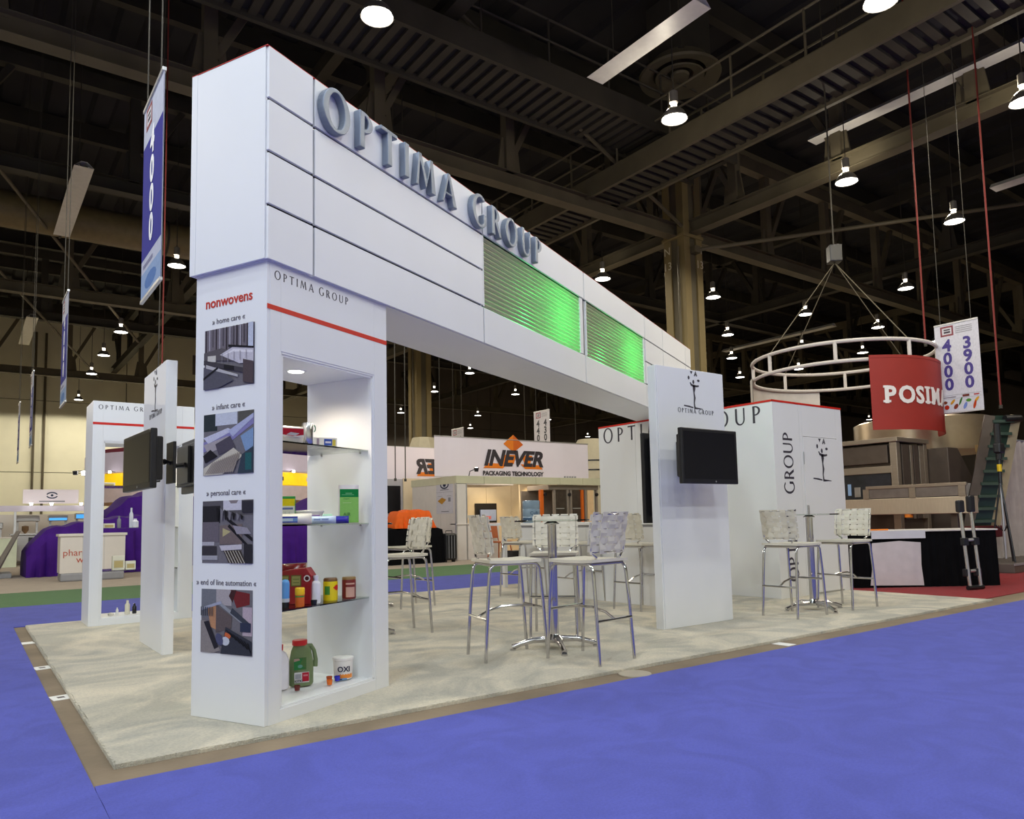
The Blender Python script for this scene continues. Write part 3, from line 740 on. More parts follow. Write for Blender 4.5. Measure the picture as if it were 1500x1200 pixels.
        ph4 = [(rect(0, .55, .3, 1), (122, 124, 134)), (rect(.3, .75, .6, 1), (178, 170, 176)), ([(.58, 1), (.95, .95), (.95, .78), (.7, .72)], (122, 44, 48)), ([(.6, 1), (.7, 1), (.62, .8), (.55, .9)], (70, 40, 42)),
               (rect(.82, .3, 1, .74), (190, 172, 186)), ([(.12, .72), (.32, .8), (.35, .35), (.2, .4)], (192, 142, 108)), ([(.3, .76), (.62, .58), (.6, .4), (.3, .32)], (104, 92, 94)),
               ([(.3, .8), (.42, .78), (.95, .48), (.9, .42)], (152, 156, 166)), ([(.62, .72), (.95, .5), (.9, .45), (.58, .64)], (66, 70, 82)), ([(.0, .7), (.4, .82), (.42, .78), (.02, .66)], (168, 172, 196)),
               ([(0, .5), (.1, .5), (.4, .05), (.25, 0), (0, 0)], (146, 138, 140)), ([(.06, .48), (.16, .5), (.36, .1), (.28, .06)], (44, 42, 50)), ([(.5, .42), (1, .22), (1, 0), (.4, 0)], (58, 60, 72)),
               (rect(.78, .36, .98, .5), (54, 60, 84)), (blob(.5, .2, .08, .07), (206, 210, 226)), (blob(.38, .22, .07, .1, .5), (84, 86, 120)), ([(.5, .34), (.62, .3), (.58, .24), (.48, .28)], (206, 104, 64))]
        for i in range(7): ph4.append(([(.5 + i * .07, .38 - i * .03), (.53 + i * .07, .37 - i * .03), (.66 + i * .07, .27 - i * .04), (.64 + i * .07, .26 - i * .04)], (24, 24, 30)))
        for i in range(6): ph4.append((rect(.01 + .045 * i, .58, .028 + .045 * i, .72), (70, 72, 84)))
        for z0, z1, ph in ((1.772, 2.106, ph1), (1.297, 1.632, ph2), (.822, 1.156, ph3), (.347, .683, ph4)):
            sheet(ph, .385, z1 - z0, t, (-.0022, .472, z0), A, base=(120, 116, 124), label='printed photograph of packaging machinery')
    return t
tx, ty = S(.03, .03)
tw1 = tower('tall white display tower at front left with photo captions on its side', (tx, ty, .012), ANG, 2.428, True)
tw2 = tower('white display tower at the back left of the cream carpet', (.50, 5.25, .012), 0, 2.38, False)
def TL(u, n, z): return (tx + cos(ANG) * u - sin(ANG) * n, ty + sin(ANG) * u + cos(ANG) * n, z + .012)

# ------------------------------------------------------------------ products in the front tower
def pmat(name, c, rough=.35, **k): return mat('product_' + name, srgb(c), rough, **k)
def pouch_mesh(w, h, d, seg=8):
    """pillow pack lying or standing: fat in the middle, flat crimped ends"""
    b = MB(); vs, fs = [], []
    nu, nv = seg, seg
    for s in (1, -1):
        for i in range(nu + 1):
            for j in range(nv + 1):
                u, v = i / nu, j / nv
                t = (max(0, sin(pi * u)) ** .5) * (max(0, sin(pi * v)) ** .45)
                vs.append(((u - .5) * w, s * d / 2 * t, v * h))
    m = (nu + 1) * (nv + 1)
    for s in (0, 1):
        for i in range(nu):
            for j in range(nv):
                a = s * m + i * (nv + 1) + j
                fs.append((a, a + 1, a + nv + 2, a + nv + 1))
    return b.add(vs, fs)
def product(name, label, cat, u, n, z, rz=0): return thing(name, label, cat, TL(u, n, z), ANG + rz - .65)
def lbl(parent, w, h, loc, polys, base, name='label_print', rz=0): return sheet(polys, w, h, parent, loc, rz, name=name, base=base, thick=.0006)
# top shelf
Z = 1.475
t = product('wipes_pack', 'white pack with a red and silver front on the top glass shelf', 'package', .285, .12, Z, .3)
pouch_mesh(.17, .10, .085).build('film_wrap', pmat('white_film', (235, 228, 215)), t, smooth=True)
lbl(t, .13, .05, (-.065, -.048, .035), [([(0, .2), (.5, .05), (1, .25), (1, .95), (0, .9)], (170, 25, 45)), ([(.2, .2), (.6, .1), (.8, .4), (.4, .5)], (190, 185, 190))], (225, 215, 210))
t = product('can', 'tall plain silver can on the top glass shelf', 'can', .40, .09, Z)
MB().lathe([(.030, 0), (.032, .004), (.032, .122), (.030, .126), (.027, .126), (.027, .122), (0, .122)], 24).build('body', mat('tin_plate', (.75, .76, .77), .22, 1.0), t, smooth=True)
MB().ring(arc(.034, .095, .012, .022, 80, -80, 8), arc(.034, .095, .007, .015, 80, -80, 8), -.004, .008, closed=False).xf(Matrix.Rotation(R(90), 4, 'X')).build('green_tab', pmat('green', (60, 120, 90)), t)
t = product('box', 'white carton with a blue and yellow picture on the top glass shelf', 'box', .60, .16, Z, .12)
MB().box(-.075, -.045, 0, .075, .045, .062).build('carton', pmat('carton_white', (232, 228, 222)), t, bevel=.003)
lbl(t, .07, .045, (-.005, -.0465, .008), [(rect(0, .1, .7, .95), (60, 90, 180)), (rect(.1, .4, .6, .65), (225, 225, 240)), (rect(.72, .05, 1, .9), (225, 205, 90))], (225, 228, 240))
lbl(t, .015, .045, (-.05, -.0465, .008), [], (170, 150, 165))
# second shelf
Z = 1.02
t = product('wipes_pack', 'flat white pack with blue bands at the left of the second shelf', 'package', .27, .085, Z)
pouch_mesh(.22, .06, .10).xf(Matrix.Identity(4)).build('film_wrap', pmat('white_film', (235, 228, 215)), t, smooth=True)
lbl(t, .10, .034, (-.075, -.053, .010), [(rect(0, .72, 1, 1), (70, 80, 170)), (rect(0, 0, 1, .22), (80, 95, 175)), (rect(.75, .25, 1, .7), (120, 160, 205))], (205, 225, 230))
t = product('box', 'green, yellow and white carton behind the flat packs on the second shelf', 'box', .40, .33, Z)
MB().box(-.10, -.045, 0, .10, .045, .165).build('carton', pmat('carton_green', (36, 140, 60)), t, bevel=.003)
lbl(t, .19, .15, (-.095, -.0465, .0), [(rect(0, .0, 1, .72), (226, 228, 218)), ([(0, .62), (1, .82), (1, 1), (0, 1)], (235, 215, 30)), (blob(.3, .88, .16, .08), (190, 90, 30)), (rect(.35, .58, .95, .66), (110, 120, 170))] +
    [(rect(.1 + .12 * i, .05, .13 + .12 * i, .5), (200, 205, 200)) for i in range(7)], (235, 215, 30))
t = product('tub', 'white tub with a purple and gold print on the second shelf', 'tub', .545, .22, Z)
MB().lathe([(.055, 0), (.078, .07), (.082, .072), (.082, .08), (0, .084)], 24, sx=1.15, sy=.75).build('body', pmat('tub_white', (238, 232, 228)), t, smooth=True)
lbl(t, .10, .045, (-.045, -.0645, .012), [(blob(.2, .5, .2, .38), (190, 165, 70)), ([(.4, .1), (1, .2), (1, .9), (.5, .85)], (138, 92, 170))], (225, 210, 225))
t = product('wipes_pack', 'pale blue pillow pack at the front of the second shelf', 'package', .50, .085, Z)
pouch_mesh(.18, .045, .09).build('film_wrap', pmat('pale_blue_film', (196, 212, 236)), t, smooth=True)
lbl(t, .09, .014, (-.05, -.0475, .018), [(rect(.05, .2, .45, .8), (150, 170, 210)), (rect(.55, .2, .95, .8), (150, 170, 210))], (205, 220, 240))
t = product('wipes_pack', 'deep blue crumpled pillow pack on the second shelf', 'package', .665, .10, Z, .15)
pouch_mesh(.14, .045, .08).build('film_wrap', pmat('deep_blue_film', (48, 40, 175), .25), t, smooth=True)
t = product('wipes_pack', 'small mint green pack behind the deep blue one', 'package', .70, .24, Z, .4)
pouch_mesh(.12, .06, .07).build('film_wrap', pmat('mint_film', (165, 215, 195)), t, smooth=True)
t = product('pouch', 'tall clear pouch with a lime green and dark green label on the second shelf', 'package', .765, .10, Z)
pouch_mesh(.125, .235, .035).build('clear_film', pmat('pinkish_clear_film', (226, 216, 218), .2), t, smooth=True)
lp = lbl(t, .115, .205, (-.058, -.0185, .004), [(rect(0, .76, 1, 1), (20, 135, 65)), (rect(.3, .86, .65, .89), (120, 190, 130)), (rect(.1, .82, .75, .84), (120, 190, 130)), (rect(.2, .7, .5, .72), (110, 175, 90)), (rect(.15, .58, .6, .6), (190, 225, 150))], (150, 210, 105))
text_on('AIR', .045, mat('dark_green_ink', srgb((70, 120, 60)), .5), t, (-.015, -.0195, .045))
# third shelf
Z = .565
t = product('bottle', 'small blue bottle with a black cap standing on the third shelf', 'bottle', .26, .12, Z)
MB().lathe([(.022, .03), (.023, .045), (.024, .13), (.02, .145), (.012, .152), (0, .154)], 18).build('body', pmat('sky_blue', (96, 160, 226), .2), t, smooth=True)
MB().lathe([(.0, 0), (.021, 0), (.022, .03), (.022, .032)], 18).build('cap', BLACKP, t, smooth=True)
MB().lathe([(.0235, .03), (.0238, .05)], 18).build('clear_band', pmat('pale_band', (200, 205, 215)), t)
t = product('box', 'red carton with green windows, largest pack on the third shelf', 'box', .45, .22, Z, -.45)
b = MB(); b.poly([(-.095, 0), (.095, 0), (.10, .16), (.07, .205), (-.06, .19), (-.095, .17)], -.05, .10)
b.xf(Matrix.Rotation(R(90), 4, 'X')).build('carton', pmat('carton_red', (150, 18, 28)), t, bevel=.004)
for x in (-.088, -.018):
    for z, hh in ((.10, .065), (.02, .06)):
        if x > -.05 and z < .05: continue
        lbl(t, .06, hh, (x, -.0515, z), [(rect(.1, .1, .9, .9), (168, 165, 100)), (rect(.2, .3, .8, .36), (110, 120, 70)), (rect(.2, .6, .8, .66), (110, 120, 70))], (120, 110, 60))
t2 = lbl(t, .04, .04, (.055, -.0518, .125), [(blob(.5, .5, .48, .48), (230, 225, 220)), (blob(.5, .5, .3, .3), (80, 30, 34))], (150, 18, 28))
t = product('bag', 'dark red crinkled bag behind the red carton', 'bag', .53, .34, Z, .1)
pouch_mesh(.17, .22, .10).build('film_wrap', pmat('maroon_film', (120, 24, 30), .22), t, smooth=True)
lbl(t, .06, .08, (.01, -.052, .03), [(blob(.5, .5, .45, .45), (165, 140, 40)), (rect(.3, .3, .7, .6), (70, 90, 40))], (120, 24, 30))
t = product('jar', 'small yellow and orange jar at the front edge of the third shelf', 'jar', .325, .075, Z)
MB().lathe([(.022, 0), (.025, .004), (.025, .09), (.024, .094)], 20).build('body', pmat('orange', (226, 110, 35)), t, smooth=True)
MB().lathe([(.0265, .065), (.027, .068), (.027, .1), (.024, .104), (0, .104)], 20).build('lid', pmat('yellow_lid', (240, 190, 20)), t, smooth=True)
MB().lathe([(.0256, .052), (.0256, .06)], 20).build('green_band', pmat('leaf_green', (70, 140, 50)), t)
t = product('bottle', 'plain white bottle on the third shelf', 'bottle', .49, .11, Z)
MB().lathe([(.024, 0), (.027, .01), (.027, .11), (.022, .122), (.013, .128), (.013, .145), (0, .146)], 20).build('body', pmat('bottle_white', (232, 230, 240)), t, smooth=True)
MB().lathe([(0, .143), (.015, .143), (.015, .158), (0, .16)], 14).build('cap', pmat('bottle_white', (232, 230, 240)), t, smooth=True)
t = product('cup', 'small dark cup at the front edge of the third shelf', 'cup', .42, .06, Z)
MB().lathe([(.0, 0), (.015, 0), (.019, .026), (.017, .026), (.014, .004), (0, .004)], 16).build('body', BLACKP, t, smooth=True)
t = product('can', 'yellow can with a red oval on the third shelf', 'can', .645, .14, Z)
MB().lathe([(.041, 0), (.043, .006), (.043, .105), (.041, .112)], 24).build('body', pmat('can_yellow', (232, 205, 18)), t, smooth=True)
MB().lathe([(.041, .112), (.042, .122), (.036, .132), (0, .132)], 24).build('lid', pmat('lid_brown', (120, 84, 42)), t, smooth=True)
b = MB()
for k in range(7):
    a0, a1 = R(-78 + k * 10), R(-68 + k * 10); hh = .017 * sin(pi * (k + .5) / 7)
    b.add([(.0436 * cos(a), .0436 * sin(a), .075 + q * hh) for a in (a0, a1) for q in (-1, 1)], [(0, 2, 3, 1)])
b.build('red_oval', RED, t)
b = MB()
for k in range(5):
    a0, a1 = R(-150 + k * 9), R(-141 + k * 9)
    b.add([(.0436 * cos(a), .0436 * sin(a), .035 + q) for a in (a0, a1) for q in (0, .05)], [(0, 2, 3, 1)])
b.build('green_patch', pmat('leaf_green', (70, 140, 50)), t)
t = product('can', 'dark red can with a pale picture at the right of the third shelf', 'can', .765, .10, Z)
MB().lathe([(.040, 0), (.042, .006), (.042, .112), (.040, .118)], 24).build('body', pmat('can_maroon', (120, 36, 34)), t, smooth=True)
MB().lathe([(.041, .112), (.042, .124), (.039, .13), (0, .13)], 24).build('lid', pmat('lid_gold', (150, 120, 70), .3), t, smooth=True)
b = MB()
for k in range(7):
    a0, a1 = R(-128 + k * 11), R(-117 + k * 11)
    b.add([(.0426 * cos(a), .0426 * sin(a), z) for a in (a0, a1) for z in (.01, .07)], [(0, 2, 3, 1)]); b.add([(.0426 * cos(a), .0426 * sin(a), z) for a in (a0, a1) for z in (.085, .095)], [(0, 2, 3, 1)])
b.build('picture_band', pmat('pale_picture', (205, 160, 140)), t)
# niche floor
Z = .078
t = product('bottle', 'white bottle with a red cap half hidden by the niche edge on the bottom level', 'bottle', .415, .32, Z)
MB().lathe([(.05, 0), (.055, .01), (.055, .16), (.04, .2), (.02, .215), (.02, .22)], 20).build('body', pmat('bottle_white', (232, 230, 240)), t, smooth=True)
MB().lathe([(.021, .218), (.022, .25), (0, .252)], 16).build('cap', pmat('cap_red', (205, 30, 28)), t, smooth=True)
t = product('jug', 'green jug with a red lid and side handle on the niche floor', 'jug', .555, .27, Z)
JG = pmat('jug_green', (112, 130, 88), .3)
b = MB()
prof = [(.062, .0), (.068, .012), (.068, .13), (.055, .20), (.045, .225), (.04, .235)]
vs = []
for i, (r, z) in enumerate(prof): pass
MB().lathe(prof, 24, sx=1.05, sy=.75, c=(-.012, 0, 0)).build('body', JG, t, smooth=True)
MB().lathe([(.042, .232), (.044, .236), (.044, .258), (.04, .262), (0, .262)], 20, (-.02, 0, 0)).build('lid', pmat('cap_red', (205, 30, 28)), t, smooth=True)
MB().tube([(.02, 0, .225), (.045, 0, .225), (.062, 0, .195), (.073, 0, .14), (.068, 0, .10)], [.012, .012, .012, .013, .016], 10).build('handle', JG, t, smooth=True)
lbl(t, .085, .06, (-.058, -.0525, .022), [(rect(.0, .0, 1, .95), (226, 224, 228)), (rect(.52, .1, .98, .95), (190, 40, 60)), (rect(.6, .6, .9, .75), (225, 140, 150)), (rect(.05, .4, .45, .85), (170, 170, 178))], (226, 224, 228))
text_on('KITKI', .045, INK, t, (-.034, -.0545, .026), off=.02)
lbl(t, .07, .07, (-.06, -.0515, .095), [([(0, .0), (.9, .1), (.5, .5), (.7, .9), (0, 1)], (52, 125, 70)), ([(0, .7), (.5, .8), (.4, .95), (0, .95)], (180, 150, 140)), (blob(.5, .3, .2, .14), (110, 160, 150))], (84, 120, 70))
def cup(label, u, n, c, nm):
    t = product('cup', label, 'cup', u, n, Z)
    MB().lathe([(0, 0), (.014, 0), (.018, .028), (.0165, .028), (.013, .004), (0, .004)], 16).build('body', pmat(nm, c, .25), t, smooth=True)
cup('small dark red cup in front of the green jug', .425, .19, (105, 30, 26), 'cup_maroon')
cup('small orange cup nearest the front of the niche floor', .615, .12, (232, 110, 10), 'cup_orange')
cup('small rust orange cup beside the white tub', .69, .19, (190, 80, 20), 'cup_rust')
cup('tiny blue cup between the orange cups', .715, .15, (40, 40, 190), 'cup_blue')
t = product('tub', 'white tub lettered OXI with an orange band on the niche floor', 'tub', .79, .17, Z)
MB().lathe([(.052, 0), (.056, .006), (.060, .112), (.064, .114), (.064, .128), (.058, .130), (0, .130)], 28).build('body', pmat('tub_white', (238, 236, 238)), t, smooth=True)
b = MB()
for k in range(12):
    a0, a1 = R(-130 + k * 8), R(-122 + k * 8)
    b.add([(.0575 * cos(a), .0575 * sin(a), z) for a in (a0, a1) for z in (.008, .03 + .004 * (k % 2))], [(0, 2, 3, 1)])
b.build('orange_band', pmat('band_orange', (236, 140, 50)), t)
wrap_round(text_on('OXI', .075, mat('navy_ink', srgb((26, 26, 60)), .5), t, (0, 0, .048), off=.02), .0605, -.12)
lbl(t, .06, .012, (-.05, -.066, .0), [(rect(.2, .2, .5, .8), (40, 50, 80))], (120, 160, 200))
# ------------------------------------------------------------------ products in the back tower
def p2(name, label, cat, x, z, y=5.45): return thing(name, label, cat, (x, y, z + .012))
for x, z, lab, w_, h_, d_ in ((.70, 1.02, 'cream pack lying on the second shelf of the back tower', .11, .05, .06), (.80, .565, 'cream square carton with a tan front on the third shelf of the back tower', .12, .15, .06),
                              (.92, .565, 'small cream pack beside the square carton in the back tower', .10, .09, .05), (.69, 1.475, 'flat pale pack on the top shelf of the back tower', .12, .04, .06)):
    t = p2('box', lab, 'box', x, z)
    MB().box(-w_ / 2, -d_ / 2, 0, w_ / 2, d_ / 2, h_).build('carton', pmat('carton_cream', (232, 226, 205)), t, bevel=.003)
    lbl(t, w_ * .8, h_ * .6, (-w_ * .4, -d_ / 2 - .001, h_ * .1), [(rect(.05, .1, .95, .9), (214, 190, 130))], (225, 215, 190))
for x, z, lab, r, h_, c in ((.92, 1.02, 'tall slim clear bottle on the second shelf of the back tower', .02, .22, (205, 205, 215)), (.96, 1.02, 'short clear jar on the second shelf of the back tower', .035, .10, (215, 212, 220)), (.80, 1.02, 'small grey bottle on the second shelf of the back tower', .02, .13, (120, 118, 130)),
                            (.90, .078, 'cream bottle on the floor of the back tower niche', .026, .15, (225, 218, 195)), (.97, .078, 'small black bottle on the floor of the back tower niche', .022, .11, (30, 28, 32)), (.80, .078, 'tiny white vial on the floor of the back tower niche', .014, .08, (230, 228, 225)),
                            (.74, .078, 'low white pot on the floor of the back tower niche', .03, .03, (225, 220, 205))):
    t = p2('bottle', lab, 'bottle', x, z)
    MB().lathe([(r * .92, 0), (r, .006), (r, h_ * .68), (r * .5, h_ * .8), (r * .45, h_ * .82)], 16).build('body', pmat('bottle_%d_%d' % (c[0], c[2]), c, .2), t, smooth=True)
    MB().lathe([(r * .5, h_ * .82), (r * .5, h_ * .98), (0, h_)], 12).build('cap', pmat('bottle_%d_%d' % (c[0], c[2]), c, .2), t, smooth=True)

# ================================================================== TELEVISION PANELS
def tv_panel(label, loc, rz, w_, h_, d_, word_z, emb):
    t = thing('panel_stand', label, 'panel', loc, rz)
    bx('board', WHITE, t, (.02, 0, 0), (w_ - .02, d_, h_), .003)
    bx('edge_board', WHITE, t, (0, .004, 0), (.018, d_ - .002, h_ - .002), .003); bx('edge_board', WHITE, t, (w_ - .018, .004, 0), (w_, d_ - .002, h_ - .002), .003)
    emblem(emb, INK, t, (w_ * .54, -.0012, h_ - .372), 0); house_name(.52, .042, INK, t, (w_ * .30, -.0012, h_ - .425), 0)
    return t
pr_ = tv_panel('white upright panel with a juggler emblem behind the right television', (4.553, .985, .012), 0, .986, 2.428, .10, 0, .37)
pl_ = tv_panel('white upright panel with a juggler emblem between the two towers at left', (.735, 3.79, .012), -pi / 2, .97, 2.395, .085, 0, .37)
def tv(label, loc, rz, w_=.78, h_=.50, gap=.30):
    """flat television: local -y is its screen side; wall plate stands gap behind"""
    t = thing('television', label, 'television', loc, rz)
    bx('casing', BLACKP, t, (-w_ / 2, 0, -h_ / 2), (w_ / 2, .045, h_ / 2), .008)
    bx('screen', SCREEN, t, (-w_ / 2 + .03, -.002, -h_ / 2 + .045), (w_ / 2 - .03, .001, h_ / 2 - .03), 0)
    bx('back_housing', BLACKP, t, (-w_ / 2 + .04, .045, -h_ / 2 + .06), (w_ / 2 - .06, .10, h_ / 2 - .05), .012)
    bx('mount_plate', BLACKP, t, (-.2, .10, -.16), (.2, .125, .16), .004)
    MB().tube([(-.12, .12, 0), (.1, .18, 0), (0, gap - .012, 0)], .022, 8).build('swing_arm', BLACKP, t)
    bx('wall_plate', BLACKP, t, (-.1, gap - .022, -.16), (.1, gap, .16), .003)
    MB().lathe([(0, 0), (.008, 0), (.008, .002), (0, .002)], 12).xf(Matrix.Translation((.06, -.002, -h_ / 2 + .022)) @ Matrix.Rotation(R(90), 4, 'X')).build('badge', ALU, t)
    return t
tv('black television on the front of the right panel, screen to the aisle', (4.90, .665, 1.567), 0, .775, .50, .318)
t = tv('black television on the far side of the right panel, mostly hidden', (5.02, 1.27, 1.40), pi, .80, .86, .17)
tv('black television turned out from the left panel, grey screen to the aisle', (.46, 2.46, 1.525), -pi / 2 + .05, .86, .43, .26)
tv('black television on the inner side of the left panel beside the tower', (1.10, 3.32, 1.57), pi / 2, .80, .48, .279)

# ================================================================== STORAGE CLOSET AND COUNTER
cl = thing('closet', 'white storage closet with a red top edge carrying the far end of the long sign', 'cabinet', (7.385, 1.696, .012))
CW, CD, CH = 1.54, 3.115, 2.420
bx('corner_core', WHITE2, cl, (.02, .02, 0), (CW - .02, CD - .02, CH - .004), 0)
for y0, y1 in ((0, 1.0), (1.004, 2.0), (2.004, 2.33), (2.334, CD)): bx('wall_panel', WHITE2, cl, (0, y0, 0), (.019, y1, CH), .0012)
for x0, x1 in ((.02, .55), (.554, .612), (1.40, CW)): bx('wall_panel', WHITE2, cl, (x0, 0, 0), (x1, .019, CH), .0012)
bx('wall_panel', WHITE2, cl, (.614, .0, 2.0), (1.398, .019, CH), .0012)
dr = bx('door', WHITE2, cl, (.616, -.004, .02), (1.396, .016, 1.994), .002)
bx('handle', STEEL, dr, (.632, -.03, .98), (.645, -.004, 1.12), .004); bx('hinge', ALU, dr, (.609, -.012, 1.64), (.622, -.003, 1.80), .002)
for z in (.30,): bx('hinge', ALU, dr, (.609, -.012, z), (.622, -.003, z + .14), .002)
emblem(.56, INK, dr, (1.03, -.0052, 1.44), 0)
for a, c in (((-.005, -.005, CH - .02), (.0, CD, CH + .004)), ((-.005, -.005, CH - .02), (CW, .0, CH + .004))): bx('red_top_edge', RED, cl, a, c, 0)
house_name(2.84, .215, INK, cl, (-.0012, CD - .11, CH - .262), -pi / 2)
# vertical words on the short face, reading upwards
house_name(1.84, .20, INK, cl, (.385, -.0012, .19), rot=(R(90), R(-90), 0), xs=1.0)

ct = thing('counter', 'white bar counter before the closet with three stools at it', 'counter', (5.80, 2.0, .012))
bx('worktop', WHITE2, ct, (-.03, 0, .93), (.55, 3.6, .965), .004)
bx('front_panel', mat('glossy_white_panel', (.74, .735, .73), .15, var=.01), ct, (0, .02, 0), (.02, 1.40, .93), .002); bx('front_panel', MC['glossy_white_panel'], ct, (0, 1.405, 0), (.02, 2.82, .93), .002)
bx('side_panel', WHITE2, ct, (0.02, 2.80, 0), (.50, 2.82, .93), .002); bx('side_panel', WHITE2, ct, (0.02, .02, 0), (.50, .04, .93), .002)
bx('back_panel', WHITE2, ct, (.48, .04, 0), (.50, 2.80, .93), 0); bx('painted_shade_strip', GREY, ct, (-.004, .02, .90), (0, 2.82, .93), 0)  # grey strip paints the shade under the worktop overhang
bx('end_leg', WHITE2, ct, (.22, 3.5, 0), (.28, 3.56, .93), .004)

# ================================================================== BAR TABLES AND STOOLS
def bar_table(label, loc, rz):
    t = thing('bar_table', label, 'table', loc, rz)
    b = MB().lathe([(0, 1.0), (.297, 1.0), (.30, 1.002), (.30, 1.010), (.297, 1.012), (0, 1.012)], 40)
    b.mi = [1 if abs(i - 100) < 80 and False else 0 for i in range(len(b.f))]
    for i in range(40, 160): b.mi[i] = 1
    b.build('glass_top', [GLASS, mat('green_glass_edge', (.30, .50, .44), .15)], t, smooth=True)
    MB().lathe([(0, .975), (.06, .978), (.06, .985), (.036, .999), (0, .999)], 24).build('top_plate', CHROME, t, smooth=True)
    MB().lathe([(.036, .06), (.036, .975)], 24).build('column', CHROME, t, smooth=True)
    h = MB().lathe([(.0, .05), (.07, .05), (.075, .075), (.05, .10), (.037, .115)], 24).build('hub', CHROME, t, smooth=True)
    for k in range(4):
        a = pi / 4 + k * pi / 2; c, s_ = cos(a), sin(a)
        MB().tube([(c * .05, s_ * .05, .075), (c * .18, s_ * .18, .07), (c * .28, s_ * .28, .045), (c * .34, s_ * .34, .024)], [.026, .024, .02, .022], 10).build('prong', CHROME, t, smooth=True)
        MB().lathe([(0, 0), (.024, 0), (.024, .012), (0, .014)], 14, (c * .335, s_ * .335, 0)).build('foot', CHROME, t, smooth=True)
    return t
FZ = .012
bar_table('round glass bar table in the middle of the cream carpet', (3.23, .93, FZ), R(18))
bar_table('round glass bar table at right before the closet door', (6.72, .86, FZ), R(25))
bar_table('round glass bar table mostly hidden behind the front tower', (2.28, 2.50, FZ), R(45))
bar_table('round glass bar table further back behind the front tower', (3.30, 4.52, FZ), R(45))

def make_stool():
    t = thing('bar_stool', 'stool', 'stool', (0, 0, 0))
    HX, HY = .19, .185
    r = .0125
    def leg(sx, sy):
        tx_, ty_ = sx * HX, sy * HY
        fx, fy = sx * (HX + .055), sy * (HY + .012)
        return MB().tube([(fx, fy, 0), (tx_ + sx * .028, ty_ + sy * .006, .42), (tx_ + sx * .012, ty_, .62), (tx_ + sx * .004, ty_, .665), (tx_ - sx * .02, ty_, .69), (tx_ - sx * .05, ty_, .695)], r, 10)
    for sx in (-1, 1):
        for sy in (-1, 1): leg(sx, sy).build('leg', CHROME, t, smooth=True)
    b = MB()
    for sy in (-1, 1): b.tube([(-HX + .04, sy * HY, .695), (HX - .04, sy * HY, .695)], r, 10)
    b.tube([(-HX + .02, -HY, .692), (-HX + .02, HY, .692)], r, 10).tube([(HX - .02, -HY, .692), (HX - .02, HY, .692)], r, 10)
    b.build('seat_frame', CHROME, t, smooth=True)
    sp = MB(); n = 8; vs, fs = [], []
    for i in range(n + 1):
        for j in range(n + 1):
            u, v = -1 + 2 * i / n, -1 + 2 * j / n
            vs.append((u * .205, v * .205, .722 + .006 * (u * u) - .006 * (1 - u * u) * (1 - v * v)))
    m = len(vs); vs += [(x, y, z - .022) for x, y, z in vs]
    for i in range(n):
        for j in range(n):
            a = i * (n + 1) + j; fs += [(a, a + n + 1, a + n + 2, a + 1), (m + a, m + a + 1, m + a + n + 2, m + a + n + 1)]
    for i in range(n):
        for a, c in ((i * (n + 1), (i + 1) * (n + 1)), (i * (n + 1) + n, (i + 1) * (n + 1) + n), (i, i + 1), (n * (n + 1) + i, n * (n + 1) + i + 1)): fs.append((a, c, m + c, m + a))
    sp.add(vs, fs).build('seat', LEATHER, t, smooth=True, bevel=0)
    # footrest: rear bar, front bar and an arched tube between them
    MB().tube([(-HX - .042, -HY - .008, .30), (-HX - .042, HY + .008, .30)], .010, 8).build('rear_stretcher', CHROME, t, smooth=True)
    MB().tube([(HX + .036, -HY - .006, .36), (HX + .036, HY + .006, .36)], .011, 8).build('footrest', CHROME, t, smooth=True)
    MB().tube([(-HX - .042, 0, .30), (-HX + .04, 0, .345), (-HX + .16, 0, .372), (HX - .1, 0, .372), (HX + .036, 0, .36)], .010, 8).build('arched_stretcher', CHROME, t, smooth=True)
    # woven backrest: curved, leaning back
    def bk(y, z):                                                    # surface of the back: y across, z up 0..1
        zz = .775 + z * .275
        return Vector((-HX - .005 - .03 * z * z - .012 * z + .035 * (abs(y) / .2) ** 2 - .015, y, zz))
    b = MB()
    for sy in (-1, 1):
        b.tube([(-HX + .03, sy * .12, .70), (-HX - .0, sy * .135, .74), tuple(bk(sy * .185, 0)), tuple(bk(sy * .188, .5)), tuple(bk(sy * .188, .98))], [.009, .009, .006, .005, .005], 8)
    b.tube([tuple(bk(-.188 + .376 * i / 8, .985)) for i in range(9)], .004, 6).tube([tuple(bk(-.185 + .37 * i / 8, .01)) for i in range(9)], .004, 6)
    back = b.build('backrest', CHROME, t, smooth=True)
    def strap(path, across, wd, th=.004):
        vs, fs = [], []
        for p, a, nn in path:
            a = a.normalized(); nn = nn.normalized()
            vs += [p + a * wd / 2 + nn * th / 2, p - a * wd / 2 + nn * th / 2, p - a * wd / 2 - nn * th / 2, p + a * wd / 2 - nn * th / 2]
        k = len(path)
        for i in range(k - 1):
            for q in range(4): fs.append((i * 4 + q, i * 4 + (q + 1) % 4, i * 4 + 4 + (q + 1) % 4, i * 4 + 4 + q))
        fs += [(3, 2, 1, 0), tuple((k - 1) * 4 + q for q in range(4))]
        b = MB().add(vs, fs); b.mi = [1 if (i < len(fs) - 2 and i % 4 in (1, 3)) or i >= len(fs) - 2 else 0 for i in range(len(fs))]
        return b
    EDGE = mat('dark_leather_edge', (.10, .085, .07), .7)
    NV, NH = 5, 5
    X = Vector((1, 0, 0))
    for h in range(NH):
        z = (h + .5) / NH; path = []
        for i in range(2 * NV + 3):
            y = -.208 + .416 * i / (2 * NV + 2)
            s_ = .0044 * sin(pi * (i - 1) / 2) * (1 if h % 2 else -1) if 0 < i < 2 * NV + 2 else 0
            path.append((bk(y, z) + X * s_, Vector((-.05, 0, .27)), X))
        strap(path, None, .275 / NH - .0095, .005).build('strap', [LEATHER, EDGE], back)
